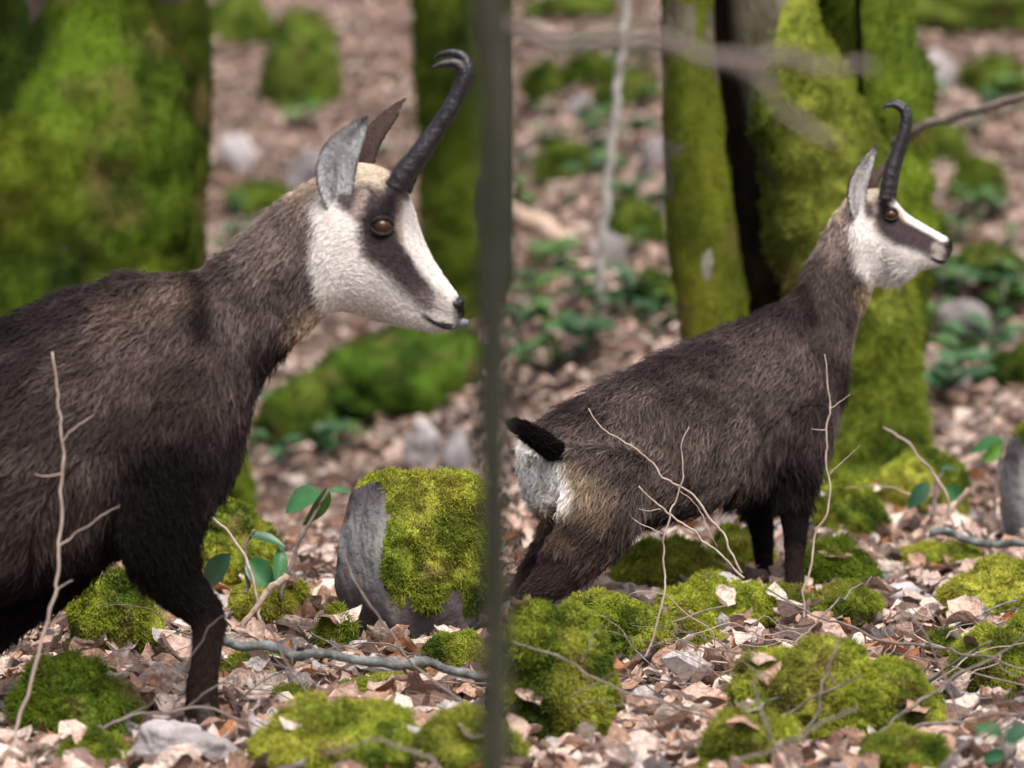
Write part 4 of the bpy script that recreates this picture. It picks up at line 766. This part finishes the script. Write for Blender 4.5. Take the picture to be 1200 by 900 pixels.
ptL = [BODY,
  ([(-300, 600), (-100, 600), (60, 560)], 95, 45, (.075, .058, .053), .8), ([(120, 430), (200, 450)], 60, 40, (.075, .055, .05), .7),
  ([(-430, 400), (-250, 385), (-60, 395), (40, 376), (110, 350), (200, 330)], 26, 14, (.018, .0135, .0145), .95), ([(-420, 560), (-420, 650)], 40, 25, CREAM, .8),
  ([(250, 330), (330, 330), (370, 280)], 78, 35, (.082, .064, .06), .85), ([(310, 290), (362, 250)], 40, 25, (.13, .104, .094), .7), ([(200, 312), (232, 335), (240, 385)], 15, 12, BLACK, .85), ([(330, 415), (300, 470), (286, 560)], 30, 22, DARK, .8),
  ([(140, 372), (215, 350)], 18, 16, (.12, .082, .062), .45), ([(358, 216), (386, 206)], 24, 16, NAPE, .9), ([(382, 235), (388, 300)], 13, 9, (.2, .15, .12), .8),
  ([(0, 715), (80, 690), (140, 660)], 44, 28, BLACK, .85), ([(200, 560), (195, 640), (245, 725)], 66, 40, BLACK, .95), ([(238, 745), (237, 845)], 28, 8, (.028, .020, .017), .9), ([(-380, 700), (-395, 840)], 45, 20, DARK, .9),
  # head
  ([(362, 392), (386, 374)], 20, 16, TAN, .75), ([(388, 300), (400, 350), (440, 372)], 22, 9, WHITE, 1), ([(395, 250), (402, 320), (440, 345), (480, 375), (512, 388)], 30, 8, WHITE, 1), ([(395, 215), (400, 250)], 14, 7, WHITE, .95),
  ([(404, 200), (440, 202), (452, 215)], 20, 8, CREAM, .95), ([(482, 240), (490, 278), (506, 308), (528, 338)], 19, 4, WHITE, 1), ([(470, 205), (480, 225)], 12, 5, STRIPE, .9),
  ([(432, 238), (440, 258), (446, 276)], 20, 8, STRIPE, 1), ([(464, 220), (458, 246)], 14, 8, STRIPE, .95), ([(443, 278), (462, 310), (480, 334), (500, 350)], 15, 11, STRIPE, .95), ([(395, 345), (440, 368)], 14, 14, (.5, .45, .38), .5), ([(500, 350), (520, 358)], 9, 8, (.16, .13, .13), .7), ([(447, 266)], 19, 6, (.016, .012, .013), .85), ([(404, 232), (412, 240)], 10, 5, STRIPE, .95),  # faint cream patch along the cheek is soft shading painted into the coat
  ([(420, 250), (428, 228)], 7, 4, (.3, .25, .23), .9), ([(469, 240), (472, 284)], 2.5, 2.5, (.26, .18, .12), .7), ([(518, 352), (526, 362)], 9, 5, (.38, .36, .34), .8), ([(542, 358)], 9, 3, BLACK, 1), ([(500, 372), (512, 380), (530, 381)], 2.5, 1.5, BLACK, 1), ([(500, 388), (522, 388)], 5, 3, (.6, .58, .55), 1)]
lnL = [.025, ([(-300, 690), (60, 690)], 50, 40, .03), ([(-60, 385), (60, 355), (150, 335)], 22, 12, .034), ([(170, 325), (222, 325)], 16, 12, .058), ([(250, 330), (340, 330)], 80, 40, .019), ([(370, 230), (385, 340)], 26, 14, .015), ([(405, 200), (400, 330), (440, 370)], 40, 14, .009), ([(440, 230), (470, 330), (530, 370)], 62, 16, .006), ([(215, 690), (240, 740), (237, 850)], 42, 14, .010), ([(190, 600)], 70, 30, .017), ([(-390, 720), (-390, 850)], 50, 15, .01), ([(-30, 740), (-55, 850)], 35, 12, .01)]
def featsL(root, body, V, N):
    horn(root, [(462, 222), (474, 203), (492, 180), (510, 155), (526, 130), (538, 106), (543, 88), (537, 76), (524, 74), (512, 77), (506, 80)], [15, 15, 14, 12.5, 11.5, 10.5, 9.5, 8, 6, 3.5, 1], (.988, .984))
    horn(root, [(470, 222), (480, 200), (497, 174), (514, 149), (531, 122), (543, 98), (548, 80), (542, 67), (529, 62), (516, 64), (508, 69)], [15, 15, 14, 12.5, 11.5, 10.5, 9.5, 8, 6, 3.5, 1], (1.012, 1.016))
    ear(root, (396, 246), (396, 190), (430, 137), 24, (.28, -1, .25), (.09, .065, .055), (.75, .78, .8), (.991, .982))
    ear(root, (428, 205), (440, 160), (474, 117), 19, (.9, .75, .1), (.075, .052, .047), (.4, .38, .36), (1.012, 1.02))
    eye(root, V, N, 447, 266, 13, -1, 0); eye(root, V, N, 447, 266, 13, 1, 0)
    nz = ellipsoid(P(538, 355, 1.0), [[6.5 * .0014, 0, -2.5 * .0014], [0, 12 * .0014, 0], [3.5 * .0014, 0, 7.5 * .0014]]); link('nose', mesh_arrays('nose', *nz), M['nose'], root)
    for s in (-1, 1): link('nostril', mesh_arrays('nostril', *ellipsoid(P(533, 357, 1.0 + s * .0031), [[7 * .0014, 0, -2 * .0014], [0, 4 * .0014, 0], [1.5 * .0014, 0, 4.5 * .0014]], 3)), M['nose'], root)
    link('tongue', mesh_arrays('tongue', *tube(P([518, 530, 541, 549], [381, 380, 378.5, 378], [1.0] * 4), np.array([8, 8, 6.5, 3]) * .0014, 12, 14)), M['tongue'], root)
    d, k = surf(V, 508, 377, -1, 5)
    mpts = [(500, 372), (507, 376), (514, 380), (522, 383), (530, 383)]; mp = np.array([P(x, y, surf(V, x, y, -1, 4)[0] + .0004) for x, y in mpts]); link('mouth', mesh_arrays('mouth', *tube(mp, np.array([.5, 1.2, 2.4, 3, 2.4]) * .0014, 8, 16)), M['nose'], root)
    for (x, y, dd) in ((237, 852, .989), (-50, 842, 1.026), (-395, 850, .988), (-330, 834, 1.032)): hoof(root, x, y, dd, 19)
    tail(root, [(-436, 478), (-462, 500), (-474, 535)], 1.01, [18, 16, 8], BLACK)
chamois('large chamois with lowered neck, white cheeks and hooked black horns, mid-stride beside a mossy trunk', spL, lgL, ptL, lnL, 300000, featsL, dens=lambda u, v: np.where(u < -40, .3, 1.0) * (1 + 3 * sstep(370, 400, u)), voxel=.0055, base=P(100, 850, 1.0))

# --- young chamois (right), rump turned to the camera
spR = [(630, 526, 633, 566, 18, 1.178, 0), (638, 508, 641, 596, 40, 1.18, .05), (656, 494, 664, 618, 54, 1.185, .1), (695, 470, 712, 620, 63, 1.195, .1), (750, 440, 768, 604, 68, 1.207, .12), (808, 412, 824, 590, 71, 1.22, .12), (864, 388, 874, 580, 68, 1.232, .1), (907, 368, 924, 562, 58, 1.24, .1), (934, 347, 957, 530, 47, 1.245, .1),
       (948, 320, 973, 484, 37, 1.247, .05), (959, 295, 983, 434, 32, 1.249, 0), (974, 269, 995, 391, 29, 1.25, 0), (988, 248, 1007, 358, 28, 1.25, 0), (1002, 233, 1017, 339, 28, 1.25, 0), (1018, 223, 1026, 331, 29, 1.25, 0), (1036, 222, 1040, 327, 29, 1.25, .02), (1049, 235, 1054, 324, 26, 1.25, .08), (1061, 249, 1066, 321, 22, 1.25, .1), (1076, 259, 1078, 318, 18, 1.25, .05), (1091, 268, 1089, 315, 15, 1.25, 0), (1104, 275, 1098, 313, 13, 1.25, 0), (1113, 281, 1106, 309, 10, 1.25, 0), (1117, 288, 1112, 302, 6, 1.25, 0)]
lgR = [[(706, 540, 1.178, 50, 36), (702, 592, 1.172, 44, 31), (684, 636, 1.168, 33, 23), (652, 674, 1.167, 23, 17), (622, 702, 1.168, 16, 13), (608, 722, 1.169, 12.5, 11), (606, 750, 1.17, 13, 12)],
       [(680, 550, 1.2, 36, 30), (668, 600, 1.205, 28, 24), (650, 642, 1.207, 20, 17), (622, 682, 1.208, 14, 12), (602, 704, 1.209, 11, 10), (596, 728, 1.21, 12, 11)],
       [(925, 480, 1.228, 40, 30), (930, 530, 1.226, 33, 23), (929, 578, 1.226, 21, 15), (932, 622, 1.227, 14, 12), (931, 662, 1.228, 10.5, 9.5), (932, 700, 1.229, 12.5, 11)],
       [(900, 500, 1.258, 34, 26), (892, 550, 1.262, 25, 19), (890, 595, 1.263, 16, 13), (894, 636, 1.264, 12, 10), (896, 668, 1.264, 9.5, 9), (898, 688, 1.265, 11.5, 10)]]
ptR = [BODY,
  ([(700, 520), (800, 490), (880, 470)], 52, 35, (.06, .047, .043), .8), ([(740, 560), (860, 560)], 40, 30, (.062, .049, .044), .7),
  ([(640, 500), (700, 462), (800, 408), (900, 362), (935, 345)], 16, 9, (.028, .021, .022), .9), ([(660, 480), (700, 480)], 20, 14, DARK, .5),
  ([(905, 430), (935, 420)], 30, 20, (.07, .055, .05), .7), ([(960, 330), (985, 300), (990, 380)], 34, 18, (.105, .083, .075), .85), ([(978, 285), (1006, 260)], 22, 13, (.17, .135, .115), .8), ([(990, 244), (1008, 236)], 13, 7, NAPE, .9), ([(945, 335), (950, 370)], 9, 6, BLACK, .7),
  ([(980, 520), (950, 560)], 22, 16, DARK, .8), ([(930, 560), (931, 700)], 28, 14, BLACK, .9), ([(893, 590), (897, 690)], 18, 8, BLACK, .95), ([(770, 606), (850, 588), (905, 570)], 12, 10, BLACK, .75), ([(931, 650), (931, 710)], 16, 6, (.03, .022, .019), .9),
  ([(690, 640), (640, 690), (606, 720)], 34, 14, (.04, .028, .026), .95), ([(650, 600), (690, 590)], 34, 20, (.13, .095, .07), .8), ([(640, 560), (668, 570)], 32, 15, (.23, .178, .125), .85), ([(620, 570), (640, 600)], 22, 12, (.27, .215, .155), .9),
  ([(660, 612), (685, 622)], 9, 7, DARK, .8), ([(622, 530), (628, 582)], 18, 10, (.88, .86, .8), 1), ([(650, 548), (658, 580)], 16, 10, (.88, .86, .8), 1), ([(641, 545), (643, 574)], 3, 3, (.25, .2, .18), .6),
  ([(1015, 345), (1026, 338)], 13, 8, TAN, .9), ([(1012, 268), (1016, 300), (1030, 318)], 15, 6, WHITE, 1), ([(1022, 290), (1040, 305), (1065, 310), (1090, 310)], 18, 6, WHITE, 1), ([(1008, 240), (1010, 270)], 7, 4, WHITE, .9),
  ([(1018, 228), (1030, 228)], 9, 5, CREAM, .9), ([(1052, 238), (1068, 254), (1088, 266), (1106, 276)], 7.5, 2.5, WHITE, 1), ([(1040, 224), (1047, 233)], 7, 3, STRIPE, .9),
  ([(1033, 243), (1040, 256)], 12, 5, STRIPE, 1), ([(1040, 264), (1056, 276), (1078, 287), (1090, 291)], 9.5, 6, STRIPE, .95), ([(1043, 252)], 12, 4, (.016, .012, .013), .85), ([(1017, 240), (1019, 248)], 5, 3, STRIPE, .9), ([(1028, 232), (1027, 246)], 3.5, 2.5, (.3, .25, .22), .8), ([(1053, 246), (1060, 258)], 2.2, 1.6, (.33, .24, .16), .8), ([(1098, 290), (1102, 294)], 6, 3, (.36, .33, .3), .8), ([(1113, 287)], 3.5, 2, BLACK, 1), ([(1092, 302), (1100, 306), (1108, 306)], 1.8, 1, BLACK, 1)]
lnR = [.027, ([(740, 610), (900, 580)], 26, 22, .034), ([(640, 500), (800, 410), (930, 345)], 16, 10, .034), ([(625, 560), (670, 590)], 34, 16, .02), ([(965, 350), (985, 290)], 40, 20, .018), ([(1005, 250), (1015, 320)], 16, 9, .016), ([(1025, 235), (1030, 310)], 20, 9, .010), ([(1045, 245), (1105, 300)], 34, 9, .005), ([(929, 610), (931, 720)], 26, 9, .009), ([(893, 610), (897, 700)], 20, 7, .009), ([(655, 670), (606, 720)], 26, 12, .011)]
def featsR(root, body, V, N):
    q = .00175
    horn(root, [(1037, 235), (1040, 220), (1044, 200), (1051, 178), (1058, 158), (1061, 140), (1057, 128), (1048, 123), (1039, 124), (1033, 129)], [9.5, 9.5, 9, 8, 7.2, 6.5, 5.8, 4.6, 2.8, .8], (1.241, 1.24))
    horn(root, [(1041, 235), (1044, 219), (1048, 198), (1055, 176), (1061, 156), (1064, 139), (1060, 126), (1051, 120), (1043, 121), (1036, 126)], [9.5, 9.5, 9, 8, 7.2, 6.5, 5.8, 4.6, 2.8, .8], (1.259, 1.262))
    ear(root, (1006, 258), (1006, 218), (1027, 171), 13, (.55, -1, .2), (.1, .07, .055), (.8, .8, .8), (1.243, 1.238), (.05, .03, .025))
    ear(root, (1022, 232), (1026, 212), (1040, 190), 9, (.9, .7, .1), (.1, .07, .06), (.4, .38, .36), (1.258, 1.264))
    eye(root, V, N, 1043, 252, 8.5, -1, 0); eye(root, V, N, 1043, 252, 8.5, 1, 0)
    link('nose', mesh_arrays('nose', *ellipsoid(P(1112, 288, 1.25), [[3.6 * q, 0, -1 * q], [0, 5.5 * q, 0], [1 * q, 0, 4 * q]])), M['nose'], root)
    for s in (-1, 1): link('nostril', mesh_arrays('nostril', *ellipsoid(P(1108, 288, 1.25 + s * .0024), [[4.5 * q, 0, -1.2 * q], [0, 3 * q, 0], [1 * q, 0, 3 * q]], 3)), M['nose'], root)
    mp = np.array([P(x, y, surf(V, x, y, -1, 4)[0] + .0002) for x, y in [(1092, 302), (1097, 304.5), (1102, 306), (1107, 306)]]); link('mouth', mesh_arrays('mouth', *tube(mp, np.array([.4, .8, 1.2, .8]) * q, 8, 14)), M['nose'], root)
    for (x, y, dd) in ((607, 760, 1.17), (595, 736, 1.21), (933, 710, 1.229), (899, 697, 1.265)): hoof(root, x, y, dd, 13)
    tail(root, [(655, 532), (642, 522), (622, 508), (606, 500)], [1.172, 1.167, 1.165, 1.165], [6, 6.5, 4.5, 1.5], BLACK, 8000, .024)
chamois('young chamois standing alert, white rump patch and short black tail, before the hollow tree', spR, lgR, ptR, lnR, 260000, featsR, dens=lambda u, v: 1 + 3 * sstep(1000, 1015, u), voxel=.0055, base=P(800, 720, 1.2))
